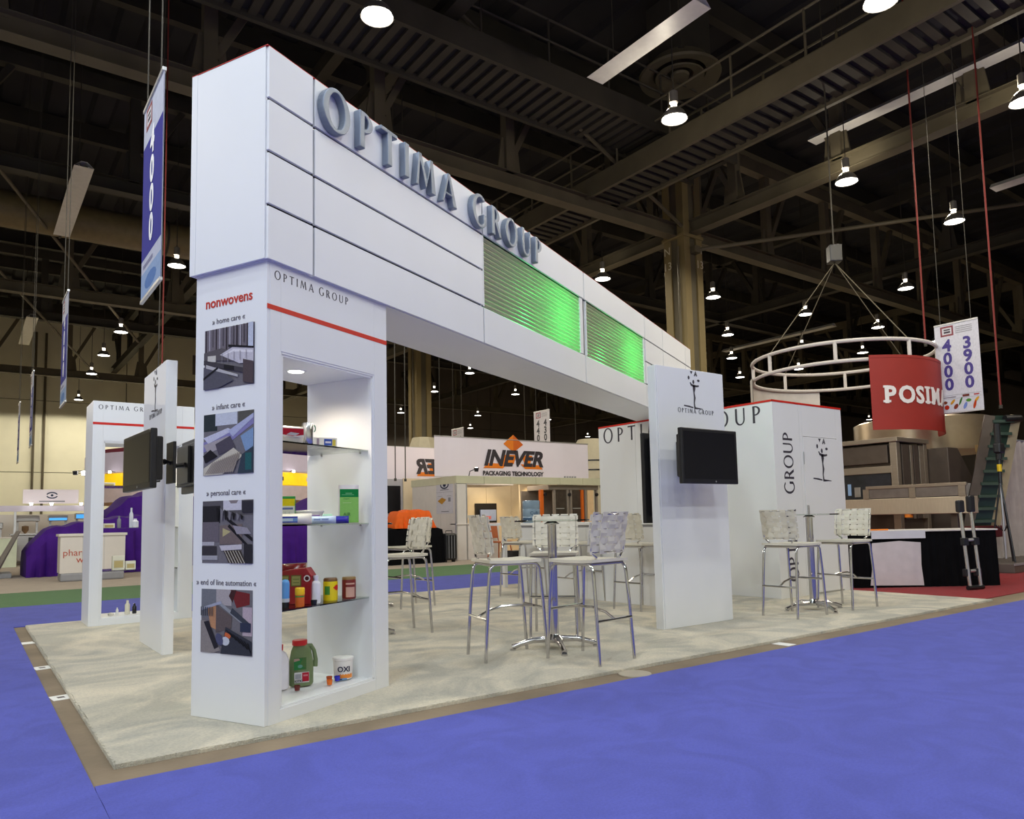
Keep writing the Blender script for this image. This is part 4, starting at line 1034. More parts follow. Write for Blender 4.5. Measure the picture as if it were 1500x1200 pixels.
    for v in range(NV):
        y = -.166 + .332 * v / (NV - 1); path = []
        for i in range(2 * NH + 1):
            z = -.04 + 1.08 * i / (2 * NH)
            s_ = .0044 * sin(pi * i / 2) * (-1 if v % 2 else 1)
            path.append((bk(y, z) + X * s_, Vector((0, 1, 0)), X))
        strap(path, None, .068, .005).build('strap', [LEATHER, EDGE], back)
    return t
st0 = make_stool()
STOOLS = [(2.76, .92, R(-14), 'woven cream bar stool at the left of the middle table, back to the tower', None),
          (3.15, .42, R(98), 'woven cream bar stool at the front right of the middle table, nearest the aisle', None),
          (3.64, 1.41, R(226), 'woven cream bar stool on the far side of the middle table, facing the camera', None),
          (6.21, .75, R(-1), 'woven cream bar stool left of the right hand table', None),
          (7.17, .74, R(180), 'woven cream bar stool right of the right hand table, before the closet door', None),
          (2.70, 2.55, R(176), 'woven cream bar stool partly behind the front tower, nearer of that pair', None),
          (2.55, 3.28, R(262), 'woven cream bar stool at the edge of the front tower, flat back to view', None),
          (3.80, 4.40, R(186), 'woven cream bar stool furthest back behind the front tower', None),
          (5.49, 4.33, R(2), 'woven cream bar stool at the left end of the counter', None),
          (5.56, 3.28, R(0), 'woven cream bar stool at the middle of the counter', None),
          (5.57, 2.24, R(3), 'woven cream bar stool at the right end of the counter, beside the panel', None)]
for i, (x, y, a, lab, gp) in enumerate(STOOLS):
    o = st0 if i == 0 else copy_tree(st0)
    o.location = (x, y, FZ); o.rotation_euler = (0, 0, a); o['label'] = lab; o['group'] = 'woven bar stools on the white stand'

# ================================================================== HANGING AISLE SIGNS
def aisle_sign(label, x, y0, y1, z0, z1, face, nums, num_ink, base):
    """double sided printed aisle banner in the plane x, hung on two cables from the roof"""
    t = thing('aisle_banner', label, 'banner', (x, (y0 + y1) / 2, z0))
    w_, h_ = y1 - y0, z1 - z0
    for sd, rz in ((-1, -pi / 2), (1, pi / 2)):
        sheet(face, w_, h_, t, (sd * .004, w_ / 2 * (1 if sd < 0 else -1), 0), rz, name='printed_face', base=base)
        for k, word in enumerate(nums):
            cx = (k - (len(nums) - 1) / 2) * w_ * .46
            for q, ch in enumerate(word):
                text_on(ch, None, num_ink, t, (sd * .0075, -cx if sd < 0 else cx, h_ * (.70 - .148 * q)), rz, size=h_ * .185, off=.010, name='numeral')
    bx('top_batten', ALU, t, (-.015, -w_ / 2, h_), (.015, w_ / 2, h_ + .03), .002); bx('bottom_batten', ALU, t, (-.012, -w_ / 2, -.025), (.012, w_ / 2, 0), .002)
    for y in (-w_ * .35, w_ * .35): MB().tube([(0, y, h_), (0, y, 14.55 - z0)], .006, 5).build('cable', BEAMD, t)
    return t
VIO = mat('violet_ink', srgb((66, 52, 130)), .5); PALE = mat('white_ink', (.82, .83, .88), .5); GRN = mat('dark_ink', srgb((56, 56, 62)), .5)
RUST, GREYI = (150, 84, 90), (170, 168, 172)
food = []
for i, c in enumerate(((130, 60, 40), (214, 150, 40), (70, 120, 60), (90, 150, 60), (226, 170, 60))): food.append((blob(.14 + .18 * i, .115, .06, .018, .4 * (i % 3)), c))
for i, c in enumerate(((190, 50, 30), (140, 60, 40), (130, 150, 220), (200, 70, 30))): food.append((blob(.18 + .21 * i, .06, .055, .026, .3 * i), c))
logo_sq = [(rect(.14, .87, .44, .985), RUST), (rect(.18, .89, .40, .965), (225, 222, 226)), (rect(.22, .905, .37, .925), (80, 70, 80)), (rect(.22, .935, .37, .95), (80, 70, 80))] + [(rect(.48, .885 + .022 * i, .86, .895 + .022 * i), GREYI) for i in range(4)]
numbers_face = logo_sq + [(rect(.04, .19, .96, .194), GREYI), (rect(.04, .15, .96, .153), GREYI), (rect(.55, .16, .7, .185), (120, 60, 50)), (rect(.8, .165, .92, .18), (190, 80, 80)), (rect(.1, .165, .4, .175), (150, 140, 150))] + food
aisle_sign('white aisle banner numbered 4000 and 3900 at right', 14.0, 1.90, 2.65, 2.82, 4.45, numbers_face, ('4000', '3900'), VIO, (226, 224, 232))
aisle_sign('white aisle banner numbered 4400 and 4300 behind the orange logo sign', 14.2, 14.35, 15.15, 2.87, 4.45, logo_sq, ('4400', '4300'), GRN, (214, 210, 214))
aisle_sign('second white numbered aisle banner, only its top showing left of the orange logo sign', 13.6, 18.45, 19.25, 2.7, 4.30, logo_sq, ('4400', '4300'), GRN, (205, 200, 204))
blue_face = [(rect(0, .20, 1, .80), (44, 46, 150)), (rect(0, 0, 1, .13), (150, 176, 214)), (blob(.5, .06, .3, .04), (90, 130, 190)), (rect(.1, .15, .6, .17), (140, 140, 170))] + logo_sq[:4]
for i, (y0, lab) in enumerate(((2.20, 'large blue aisle banner numbered 4000 left of the tower'), (8.75, 'blue aisle banner seen nearly edge on, second from the tower'),
                               (15.6, 'thin distant blue aisle banner, third from the tower'), (20.6, 'furthest blue aisle banner at the left edge of the picture'))):
    aisle_sign(lab, .56, y0, y0 + .77, 2.90, 4.52, blue_face, ('4000',), PALE, (200, 204, 222))

# ================================================================== ORANGE LOGO STAND AT THE BACK
ORANGE = mat('orange_print', srgb((236, 128, 24)), .5, var=.04); ORANGE2 = mat('deep_orange_print', srgb((214, 100, 20)), .5, var=.04); CHAR = mat('charcoal_print', srgb((52, 46, 52)), .5)
BANW = mat('white_banner_fabric', srgb((238, 228, 236)), .7, var=.02, scale=1.2, bump=.05, bscale=3)
hb = thing('hanging_banner', 'large hanging white box banner reading INEVER packaging technology with an orange diamond', 'banner', (9.50, 13.5, 2.22))
BW, BH, BD = 5.5, 1.08, 3.0
b = MB()                                                             # front sheet with a soft vertical wave
n = 22
for i in range(n):
    x0, x1 = BW * i / n, BW * (i + 1) / n
    d0, d1 = .012 * sin(i * 1.3), .012 * sin((i + 1) * 1.3)
    b.add([(x0, d0, 0), (x1, d1, 0), (x1, d1 * .3, BH), (x0, d0 * .3, BH)], [(0, 1, 2, 3)])
b.build('front_sheet', BANW, hb, smooth=True)
bx('back_sheet', BANW, hb, (-.0, BD - .01, 0), (BW, BD, BH), 0)
for z in (-.015, BH):
    bx('frame_rail', ALU, hb, (-.01, -.03, z), (BW + .01, -.016, z + .02), 0); bx('frame_rail', ALU, hb, (-.01, BD, z), (BW + .01, BD + .014, z + .02), 0)
for x in (.3, BW - .3):
    for y in (.2, BD - .2): MB().tube([(x, y, BH), (x, y, 12.2)], .008, 5).build('cable', BEAMD, hb)
def logo(parent, cx, y, z, k, mirror=False):
    sg = -1 if mirror else 1
    t = MB()
    def P(b, pts): b.poly([(sg * px * k, pz * k) for px, pz in pts], 0, .002)
    a = MB(); P(a, [(0, 1.0), (0, .48), (-.36, .72)]); o1 = put(a.mesh('diamond_half'), 'diamond_half', ORANGE, parent, (cx, y, z), (R(90), 0, 0))
    a = MB(); P(a, [(0, 1.0), (.36, .72), (0, .48)]); put(a.mesh('diamond_half'), 'diamond_half', ORANGE2, parent, (cx, y, z), (R(90), 0, 0))
    a = MB(); P(a, [(-1.08, 0), (-.9, .14), (-.2, .14), (-.4, 0)]); P(a, [(.25, .14), (1.0, .12), (1.08, 0), (.42, 0)]); P(a, [(-.5, .14), (.0, .14), (.1, .4), (-.3, .4)]); P(a, [(.3, .4), (.7, .4), (.6, .14), (.4, .14)])
    put(a.mesh('orange_wing'), 'orange_wing', ORANGE, parent, (cx, y - .001, z), (R(90), 0, 0), kind='stuff')
    me = text_mesh('INEVER', .62 * k, ext=.002, shear=.28, off=.026 * k)
    xs = [v.co.x for v in me.vertices]; f = 2.15 * k / (max(xs) - min(xs))
    for v in me.vertices: v.co.x *= f * sg
    if mirror: me.flip_normals()
    put(me, 'lettering', CHAR, parent, (cx, y - .006, z + .09 * k), (R(90), 0, 0))
logo(hb, 2.62, -.014, .26, .98)
text_on('PACKAGING TECHNOLOGY', 2.16, CHAR, hb, (2.62, -.018, .06), size=.19, off=.008)
logo(hb, 2.2, BD - .016, .20, 1.0, mirror=True)
# stand walls
PW = mat('stand_panel_white', srgb((222, 214, 206)), .5, var=.02); PGREEN = mat('pale_green_fascia', srgb((206, 202, 172)), .5, var=.03)
sb = thing('stand_booth', 'cream panelled stand with an open front under the orange logo banner', 'stand', (9.75, 12.84, .0))
for i in range(3): bx('side_wall_panel', PW, sb, (0, .03 + i * .78, 0), (.05, .03 + i * .78 + .765, 2.0), .002)
bx('side_fascia', PGREEN, sb, (-.01, .02, 2.0), (.06, 2.4, 2.2), .002)
for i in range(6): bx('fascia_panel', PGREEN, sb, (i * .88, -.03, 2.0), (i * .88 + .87, .03, 2.2), .002)
for x in (0, .32): bx('post', ALU, sb, (x - .02, -.02, 0), (x + .02, .02, 2.0), .002)
bx('corner_panel', PW, sb, (.02, -.01, .93), (.30, .01, 2.0), .001); bx('low_wall_panel', PW, sb, (.02, -.01, 0), (.31, .012, .92), .001); bx('low_wall_panel', PW, sb, (.345, -.01, 0), (1.35, .012, .92), .001)
bx('counter_ledge', PW, sb, (.0, -.05, .92), (1.37, .3, .95), .003)
IW = mat('warm_inner_wall', srgb((226, 208, 176)), .6, var=.02)
for i in range(6): bx('back_wall_panel', IW, sb, (.06 + i * .98, 3.0, 0), (.06 + i * .98 + .97, 3.05, 2.3), .002)
bx('inner_wall_panel', IW, sb, (3.5, 1.9, 0), (4.3, 1.95, 2.1), .002); bx('door_frame', GREY, sb, (1.55, 2.95, 0), (1.95, 2.99, 1.75), .002); bx('dark_doorway', BLACKP, sb, (2.55, 2.94, 0), (3.35, 2.99, 1.55), .002)
bx('ceiling_panel', PW, sb, (.3, 1.0, 2.02), (2.6, 2.4, 2.06), 0)
bx('picture', mat('blue_picture', srgb((160, 176, 214)), .4), sb, (2.7, 2.90, 1.0), (3.3, 2.935, 1.35), 0); bx('picture_band', mat('pink_picture', srgb((214, 120, 120)), .4), sb, (2.75, 2.892, 1.05), (3.1, 2.90, 1.15), 0)
lg = sheet([(rect(0, .62, 1, .625), (120, 116, 124)), (blob(.5, .83, .26, .12), (40, 46, 76)), (blob(.5, .83, .2, .08), (222, 220, 226)), (blob(.5, .83, .09, .06), (40, 46, 76)), (rect(.25, .68, .75, .70), (120, 120, 130)), ([(.08, .37), (.35, .47), (.6, .40), (.34, .27)], (206, 150, 60)), (rect(.72, .34, .86, .46), (150, 150, 158)), (rect(.1, .5, .35, .51), (160, 160, 165)), (rect(.65, .5, .9, .51), (160, 160, 165)), (rect(.3, .05, .75, .07), (140, 140, 146))],
           .86, .92, sb, (-.004, 1.0, 1.22), -pi / 2, name='logo_sheet', base=(226, 222, 230))
for x in (1.9, 2.9, 3.9, 4.9):                                      # warm spotlights on the fascia back
    ld = bpy.data.lights.new('stand_light', 'SPOT'); ld.color = (1, .76, .42); ld.energy = 42; ld.spot_size = R(75); ld.spot_blend = .7; ld.shadow_soft_size = .04
    lo = bpy.data.objects.new('stand_light', ld); COL.objects.link(lo); lo.parent = sb; lo.location = (x, 1.6 if x < 3 or x > 4.5 else 1.2, 2.1); lo.rotation_euler = (R(48), 0, 0)
ld = bpy.data.lights.new('stand_light', 'AREA'); ld.color = (1, .88, .68); ld.energy = 34; ld.size = 1.6  # broad area light with no fitting, fills the stand
lo = bpy.data.objects.new('stand_light', ld); COL.objects.link(lo); lo.parent = sb; lo.location = (2.4, 1.6, 2.28)
t = thing('arm_spotlight', 'small arm spotlight standing on the fascia left of the orange logo', 'lamp', (10.15, 12.82, 2.2))
MB().tube([(0, 0, 0), (0, -.05, .12), (.06, -.2, .16)], .012, 6).build('arm', BLACKP, t); MB().lathe([(0, 0), (.05, 0), (.07, .1), (0, .1)], 14, (.08, -.24, .10)).build('head', BLACKP, t, smooth=True)
MB().lathe([(0, .1), (.06, .1), (0, .115)], 14, (.08, -.24, .10)).build('lens', LENS, t)
# cabinet machine with orange doors
mc = thing('cabinet_machine', 'grey framed cabinet machine with dark glass doors and orange posts inside the stand', 'machine', (12.62, 13.0, .0))
GFR = mat('warm_grey_frame', srgb((150, 138, 126)), .45, .3); DKG = mat('dark_cabinet_glass', srgb((70, 60, 52)), .08, var=.2)
bx('base', GFR, mc, (0, 0, 0), (2.3, 1.0, .55), .01); bx('top_beam', GFR, mc, (.35, -.02, 1.86), (2.3, 1.0, 2.0), .01); bx('back_plate', GFR, mc, (.1, .95, .55), (2.3, 1.0, 1.86), 0)
for x in (.55, 1.05, 1.18, 1.75, 2.2): bx('post', GFR, mc, (x, -.01, .55), (x + .07, .06, 1.86), .004)
for x, w_ in ((.06, .10), (1.60, .09)): bx('orange_post', ORANGE2, mc, (x, -.03, .55), (x + w_, .08, 1.86), .004)
for x0, x1 in ((.62, 1.05), (1.25, 1.6)): bx('glass_door', DKG, mc, (x0, .02, .58), (x1, .03, 1.84), 0)
bx('cream_panel', mat('cream_panel', srgb((232, 196, 150)), .5), mc, (1.86, -.01, .55), (2.1, .03, 1.86), 0)
for x in (.75, 1.38): bx('shelf_bar', ALU, mc, (x - .1, .0, 1.3), (x + .2, .02, 1.33), 0); 
for x in (.2, 1.12, 2.2): MB().lathe([(0, 0), (.05, 0), (.05, .05), (0, .05)], 12).xf(Matrix.Translation((x, -.02, 1.72)) @ Matrix.Rotation(R(90), 4, 'X')).build('black_knob', BLACKP, mc)
for i in range(5): MB().tube([(1.0 + i * .10, 0, 2.0), (1.0 + i * .10, 0, 2.26)], .03, 8).build('valve', GREY, mc)
# orange chair and things seen under the counter
def side_chair(label, loc, rz, m):
    t = thing('side_chair', label, 'chair', loc, rz)
    bx('seat', m, t, (-.22, -.22, .43), (.22, .22, .47), .01); b = MB()
    b.poly([(-.20, 0), (.20, 0), (.24, .40), (-.24, .40)], -.015, .03); b.xf(Matrix.Translation((0, .22, .55)) @ Matrix.Rotation(R(78), 4, 'X')).build('backrest', m, t, bevel=.01)
    for sx in (-1, 1):
        for sy in (-1, 1): MB().tube([(sx * .24, sy * .24, 0), (sx * .18, sy * .18, .43)], .018, 8).build('leg', m, t)
    MB().tube([(-.2, .2, .45), (-.2, .24, .6)], .015, 6).build('back_post', m, t); MB().tube([(.2, .2, .45), (.2, .24, .6)], .015, 6).build('back_post', m, t)
side_chair('rust brown wooden chair seen between the bar stools inside the cream stand', (10.75, 12.3, 0), .3, mat('rust_wood', srgb((176, 96, 56)), .5, var=.15))
t = thing('floor_case', 'small dark case on the floor beside the rust brown chair', 'case', (11.1, 12.1, 0)); bx('shell', BLACKP, t, (-.2, -.15, 0), (.2, .15, .22), .02); bx('handle', BLACKP, t, (-.06, -.17, .12), (.06, -.15, .15), .004)
# draped box, cloth, suitcase
def drape(name, label, cat, loc, rz, prof, w_, m, folds=.03, seg=40, nz=8, top=None, kids=True):
    """cloth over a bulky machine: prof = outline heights along its length, sides falling in folds"""
    t = thing(name, label, cat, loc, rz)
    n = len(prof) - 1; L = prof[-1][0]
    def hgt(x):
        for (a, ha), (c, hc) in zip(prof, prof[1:]):
            if x <= c: return ha + (hc - ha) * (x - a) / max(c - a, 1e-6)
        return prof[-1][1]
    rows_ = []
    path = [(0, 0), (.0, .35), (.02, .75), (.10, 1.0), (.35, 1.03), (.65, 1.03), (.90, 1.0), (.98, .75), (1.0, .35), (1.0, 0)]
    vs, fs = [], []
    for i in range(seg + 1):
        x = L * i / seg
        h = hgt(x)
        for j, (py, pz) in enumerate(path):
            f = folds * (1 - pz * .9) * (sin(i * 1.9) + .6 * sin(i * 3.7 + j)) if j in (0, 1, 2, 7, 8, 9) else folds * .4 * sin(i * 1.1 + j * 2)
            vs.append((x, py * w_ + (f if py > .5 else -f), max(0.0, pz * h + (.02 * sin(i * .9) * (1 if .2 < pz else 0)))))
    k = len(path)
    for i in range(seg):
        for j in range(k - 1): fs.append((i * k + j, (i + 1) * k + j, (i + 1) * k + j + 1, i * k + j + 1))
    fs += [tuple(range(k))[::-1], tuple(seg * k + j for j in range(k))]
    MB().add(vs, fs).build('cloth', m, t, smooth=True)
    return t
BLACKC = mat('black_drape', (.004, .004, .005), .9, spec=.08, var=.2, bump=.2, bscale=20)
drape('draped_table', 'low black draped box behind the bar stools near the front tower', 'table', (7.3, 12.3, .004), 0, [(0, .84), (1.75, .84)], .75, BLACKC, .02)
drape('orange_cloth', 'bright orange cloth bundled on the black draped box', 'cloth', (7.72, 12.35, .865), 0, [(0, .10), (.12, .40), (.55, .44), (1.0, .42), (1.12, .05)], .55, mat('orange_cloth', srgb((235, 98, 8)), .75, var=.1, bump=.3, bscale=9), .035, seg=24)
t = thing('suitcase', 'upright black suitcase right of the black draped box', 'suitcase', (9.22, 12.35, .0)); bx('shell', BLACKP, t, (-.17, -.13, .05), (.17, .13, .72), .05); MB().tube([(-.09, 0, .70), (-.09, 0, .78), (.09, 0, .78), (.09, 0, .70)], .012, 6).build('handle', BLACKP, t)
for s in (-.12, .12): MB().tube([(s, -.05, .03), (s, .05, .03)], .03, 10).build('wheel', BLACKP, t)
for s in (-.08, 0, .08): bx('rib', GREY, t, (s - .006, -.134, .1), (s + .006, -.13, .66), 0)
t = thing('screen_wall', 'grey wall with a dark screen left of the cream stand', 'wall', (8.3, 15.9, 0)); bx('board', mat('cool_grey_board', srgb((186, 182, 186)), .6), t, (0, 0, 0), (2.05, .2, 2.28), .005); bx('screen', SCREEN, t, (.85, -.05, 1.28), (1.42, 0, 2.08), .01)
t = thing('water_bottle', 'big blue grey water cooler bottle standing on the counter end', 'bottle', (5.95, 4.72, .978))
WB = mat('blue_water_plastic', srgb((128, 148, 164)), .15, var=.08, scale=14)
MB().lathe([(.118, 0), (.125, .01), (.125, .08), (.119, .09), (.125, .10), (.125, .19), (.119, .2), (.125, .21), (.125, .30), (.118, .315), (.1, .318), (0, .318)], 28).build('body', WB, t, smooth=True)
wrap_round(text_on('Culli', .12, mat('blue_ink', srgb((50, 80, 110)), .5), t, (0, 0, .115), size=.07), .127, -.3)
MB().lathe([(.1262, .03), (.1262, .07)], 28, cap=False).build('blue_band', mat('blue_ink', srgb((50, 80, 110)), .5), t)
# distant structures behind that stand
CT = mat('cream_tank_skin', srgb((196, 186, 160)), .6, var=.05)
t = thing('cream_hopper', 'tall cream hopper with a narrow top rising behind the banner at its left end', 'machine', (13.25, 20.75, 0))
MB().lathe([(.62, 0), (.62, 3.55), (.42, 4.15), (0, 4.2)], 8).build('body', CT, t)
for z in (1.2, 2.6, 3.5): MB().lathe([(.635, z), (.635, z + .06)], 8, cap=False).build('band', BEAMD, t)
t = thing('cream_hopper', 'cream round tank with dark hoops showing right of the orange logo banner', 'machine', (18.35, 17.0, 0))
MB().lathe([(.75, 0), (.75, 3.6), (.5, 3.95), (0, 4.0)], 24).build('body', CT, t, smooth=True)
for z in (2.4, 2.75, 3.1): MB().lathe([(.765, z), (.765, z + .05)], 24, cap=False).build('hoop', BLACKP, t)
bx('black_hatch', BLACKP, t, (-.3, -.8, 2.1), (.3, -.7, 2.35), .02)

# ================================================================== STANDS AT THE LEFT
cn = thing('counter', 'white reception counter lettered pharma behind the back tower', 'counter', (.95, 13.3, 0))
bx('worktop', PW, cn, (-.03, -.03, .88), (1.17, .55, .93), .004); bx('body', PW, cn, (0, 0, .16), (1.14, .5, .88), .002); bx('plinth', GREY, cn, (.01, -.02, 0), (1.13, .48, .16), .03)
for x in (.38, .76): bx('joint', GREY, cn, (x, -.002, .17), (x + .004, .0, .87), 0)
BRICK = mat('brick_red_ink', srgb((186, 84, 60)), .5)
text_on('pharma', .54, BRICK, cn, (.32, -.003, .50), size=.25); text_on('world', .44, BRICK, cn, (.50, -.003, .36), size=.25)
PURP = mat('purple_drape', srgb((70, 28, 128)), .8, var=.14, scale=3, bump=.25, bscale=7, spec=.2)
drape('draped_machine', 'long low machine under a purple sheet behind the lettered counter', 'machine', (.52, 15.4, .004), .03, [(0, .55), (.35, 1.02), (.9, 1.12), (1.4, 1.22), (2.2, 1.28), (2.8, 1.2)], 1.3, PURP, .06, seg=46)
drape('draped_machine', 'tall purple sheeted machine between the back tower and the left panel', 'machine', (2.25, 17.0, .004), .05, [(0, 1.3), (.5, 1.75), (1.3, 1.98), (2.0, 1.9), (2.5, 1.5)], 1.8, PURP, .06)
drape('draped_machine', 'purple sheeted machine seen through the niche of the front tower', 'machine', (5.4, 15.6, .004), 0, [(0, 1.2), (.7, 1.3), (1.3, 1.32), (1.9, 1.75), (2.4, 1.95), (3.0, 1.9)], 1.8, PURP, .05)
t = thing('grey_cover', 'grey plastic sheet hanging from the end of the purple covered machine', 'cover', (-.02, 15.5, 0)); 
b = MB(); n = 12
for i in range(n):
    y0, y1 = i * .12, (i + 1) * .12
    b.add([(.05 * sin(i * 1.7), y0, .1), (.05 * sin((i + 1) * 1.7), y1, .1), (.42 + .02 * sin(i + 1), y1, 1.0), (.42 + .02 * sin(i), y0, 1.0)], [(0, 1, 2, 3)])
b.build('sheet', mat('grey_film', srgb((150, 144, 140)), .5, var=.1), t, smooth=True); bx('foot', GREY, t, (-.1, .2, 0), (.3, 1.2, .1), .01)
t = thing('cabinet', 'pale green white counter at the left edge of the picture', 'cabinet', (-.9, 21.2, 0)); bx('body', mat('pale_mint_board', srgb((214, 222, 196)), .5), t, (0, 0, 0), (1.52, .6, .80), .004); bx('worktop', PW, t, (-.02, -.02, .80), (1.54, .62, .83), .003)
es = thing('stand_header', 'white stand header with a dark eye shaped emblem before the cream wall', 'sign', (.76, 22.0, 1.55))
bx('board', BANW, es, (0, 0, .23), (1.40, .04, .64), .003); bx('lilac_beam', mat('lilac_beam', srgb((206, 198, 214)), .5), es, (-3.2, -.08, 0), (1.75, .02, .17), .003)
NAVY = mat('navy_print', srgb((52, 60, 88)), .5)
b = MB(); b.ring(arc(0, 0, .15, .10, 20, 160, 12), arc(0, -.02, .13, .085, 20, 160, 12), 0, .004, closed=False); b.ring(arc(0, 0, .15, .10, 200, 340, 12), arc(0, .02, .13, .085, 200, 340, 12), 0, .004, closed=False); b.poly(blob(0, 0, .035, .035), 0, .004)
put(b.mesh('eye_emblem'), 'eye_emblem', NAVY, es, (.72, -.003, .47), (R(90), 0, 0), kind='stuff')
bx('word_bar', mat('grey_ink', srgb((130, 130, 140)), .5), es, (.40, -.003, .275), (1.05, 0, .31), 0)
for x in (-3.1, -.2, 1.6): bx('leg', ALU, es, (x, -.05, -1.55), (x + .06, .0, 0), .003)
for x, lab in ((.95, 'tiny arm spotlight on the header beam under the eye emblem, left one'), (1.45, 'tiny arm spotlight on the header beam under the eye emblem, middle one'), (2.2, 'tiny arm spotlight at the right end of the header beam')):
    t = thing('arm_spotlight', lab, 'lamp', (x, 21.88, 1.72)); MB().tube([(0, 0, 0), (0, -.14, .06)], .01, 6).build('arm', BLACKP, t); MB().lathe([(0, 0), (.03, 0), (.045, .07), (0, .07)], 12, (0, -.17, .0)).build('head', LENS, t)
# small steel machines under the header
def lab_machine(label, x, y, w_, h_, blue):
    t = thing('filling_machine', label, 'machine', (x, y, 0))
    bx('cabinet', STEEL, t, (0, 0, .1), (w_, .6, h_ * .6), .02); bx('deck', ALU, t, (-.04, -.06, h_ * .6), (w_ + .04, .62, h_ * .6 + .04), .005)
    for k in (.15, .8): bx('column', STEEL, t, (w_ * k, .25, h_ * .6 + .04), (w_ * k + .06, .31, h_), .004)
    bx('head', STEEL, t, (w_ * .1, .12, h_ - .18), (w_ * .92, .5, h_), .02)
    MB().lathe([(.02, 0), (.09, .1), (.09, .22), (0, .24)], 16, (w_ * .45, .2, h_ * .6 + .04)).build('vessel', mat('bronze_vessel', srgb((140, 112, 84)), .3, .7), t, smooth=True)
    bx('side_box', BLACKP, t, (w_ * .55, -.02, h_ * .35), (w_ * .95, .0, h_ * .55), .004)
    if blue: bx('screen', mat('lit_blue_screen', srgb((70, 160, 235)), .3, emit=1.0), t, (w_ * .1, -.07, h_ - .16), (w_ * .85, -.05, h_ - .04 if blue > 1 else h_ - .09), .002)
    for k in (.05, .95): MB().tube([(w_ * k, .1, 0), (w_ * k, .1, .1)], .03, 8).build('foot', BLACKP, t)
lab_machine('steel filling machine with bronze vessel left of the purple sheet', .55, 22.6, .75, 1.45, 0)
lab_machine('dark steel machine at the left edge behind the mint counter', -.3, 22.8, .7, 1.25, 0)
lab_machine('steel machine with a thin lit blue display', 1.40, 22.6, .62, 1.45, 1)
lab_machine('steel machine with a square lit blue screen beside the back tower', 2.12, 22.6, .5, 1.5, 2)
t = thing('back_wall_panel', 'pale grey stand wall behind the steel machines', 'wall', (-3, 24.0, 0)); bx('board', PW, t, (0, 0, 0), (5.6, .1, 1.5), .003); bx('skirting', GREY, t, (0, -.02, 0), (5.6, 0, .1), 0)
# round canopy with lilac top band and yellow band, glow put in its colour
cp = thing('round_canopy', 'big round stand canopy with lilac top and bright yellow band behind the towers', 'sign', (7.5, 27.2, 0))
LILAC = mat('lilac_fabric', srgb((214, 204, 226)), .7, var=.02); YEL = mat('yellow_glow_fascia', srgb((250, 206, 20)), .5, emit=.55); PNK = mat('pinkish_white_fascia', srgb((226, 206, 208)), .6)
CR = 4.6
def band(z0, z1, r, m, nm, n=40):
    MB().lathe([(r, z0), (r, z1), (r - .05, z1), (r - .05, z0), (r, z0)], n, cap=False).build(nm, m, cp, smooth=True)
band(2.95, 3.62, CR, LILAC, 'lilac_band'); band(2.45, 2.90, CR - .1, YEL, 'yellow_band'); band(1.9, 2.42, CR - .05, PNK, 'lower_band'); band(3.62, 3.8, CR - .3, mat('maroon_fabric', srgb((110, 26, 50)), .7), 'maroon_band')
MB().lathe([(CR - .2, 2.86), (CR - .2, 2.95), (0, 2.95)], 40).build('soffit', LILAC, cp)
for a in range(6): MB().tube([((CR - .4) * cos(a), (CR - .4) * sin(a), 0), ((CR - .4) * cos(a), (CR - .4) * sin(a), 2.5)], .06, 10).build('post', PNK, cp)
for a in range(-150, -20, 13):
    x, y = (CR + .18) * cos(R(a)), (CR + .18) * sin(R(a))
    d = MB().tube([((CR - .03) * cos(R(a)), (CR - .03) * sin(R(a)), 2.93), (x, y, 2.97)], .012, 6).build('spot_arm', BLACKP, cp); MB().lathe([(0, 0), (.05, .01), (.04, .08), (0, .09)], 10, (x, y, 2.88)).build('lens', LENS, d)
for a, c in ((-118, BLACKP), (-112, PW), (-100, BLACKP), (-76, BLACKP), (-60, PW), (-50, BLACKP)):
    M = Matrix.Rotation(R(a + 90), 4, 'Z') @ Matrix.Translation((0, -(CR - .09), 2.66))
    MB().box(-.09, -.004, -.06, .09, 0, .08).xf(M).build('printed_mark', c, cp)
t = thing('arm_spotlight', 'small twin arm spotlight reaching left from the back tower top shelf height', 'lamp', (1.35, 12.2, 2.12))
MB().tube([(-.28, .1, -.02), (.0, .0, 0)], .008, 6).build('arm', BLACKP, t)
for dx in (-.28, -.14): MB().lathe([(0, 0), (.04, .0), (.05, .07), (0, .08)], 12, (dx, .08, -.09)).build('head', LENS if dx > -.2 else BLACKP, t)
MB().tube([(.0, .0, 0), (.0, .0, -2.12)], .012, 6).build('stand_pole', ALU, t)

# ================================================================== ROUND HANGING SIGN
rg = thing('ring_sign', 'white round hanging truss sign with a red banner reading POSIMAT', 'sign', (13.45, 4.22, 2.46), R(-40))
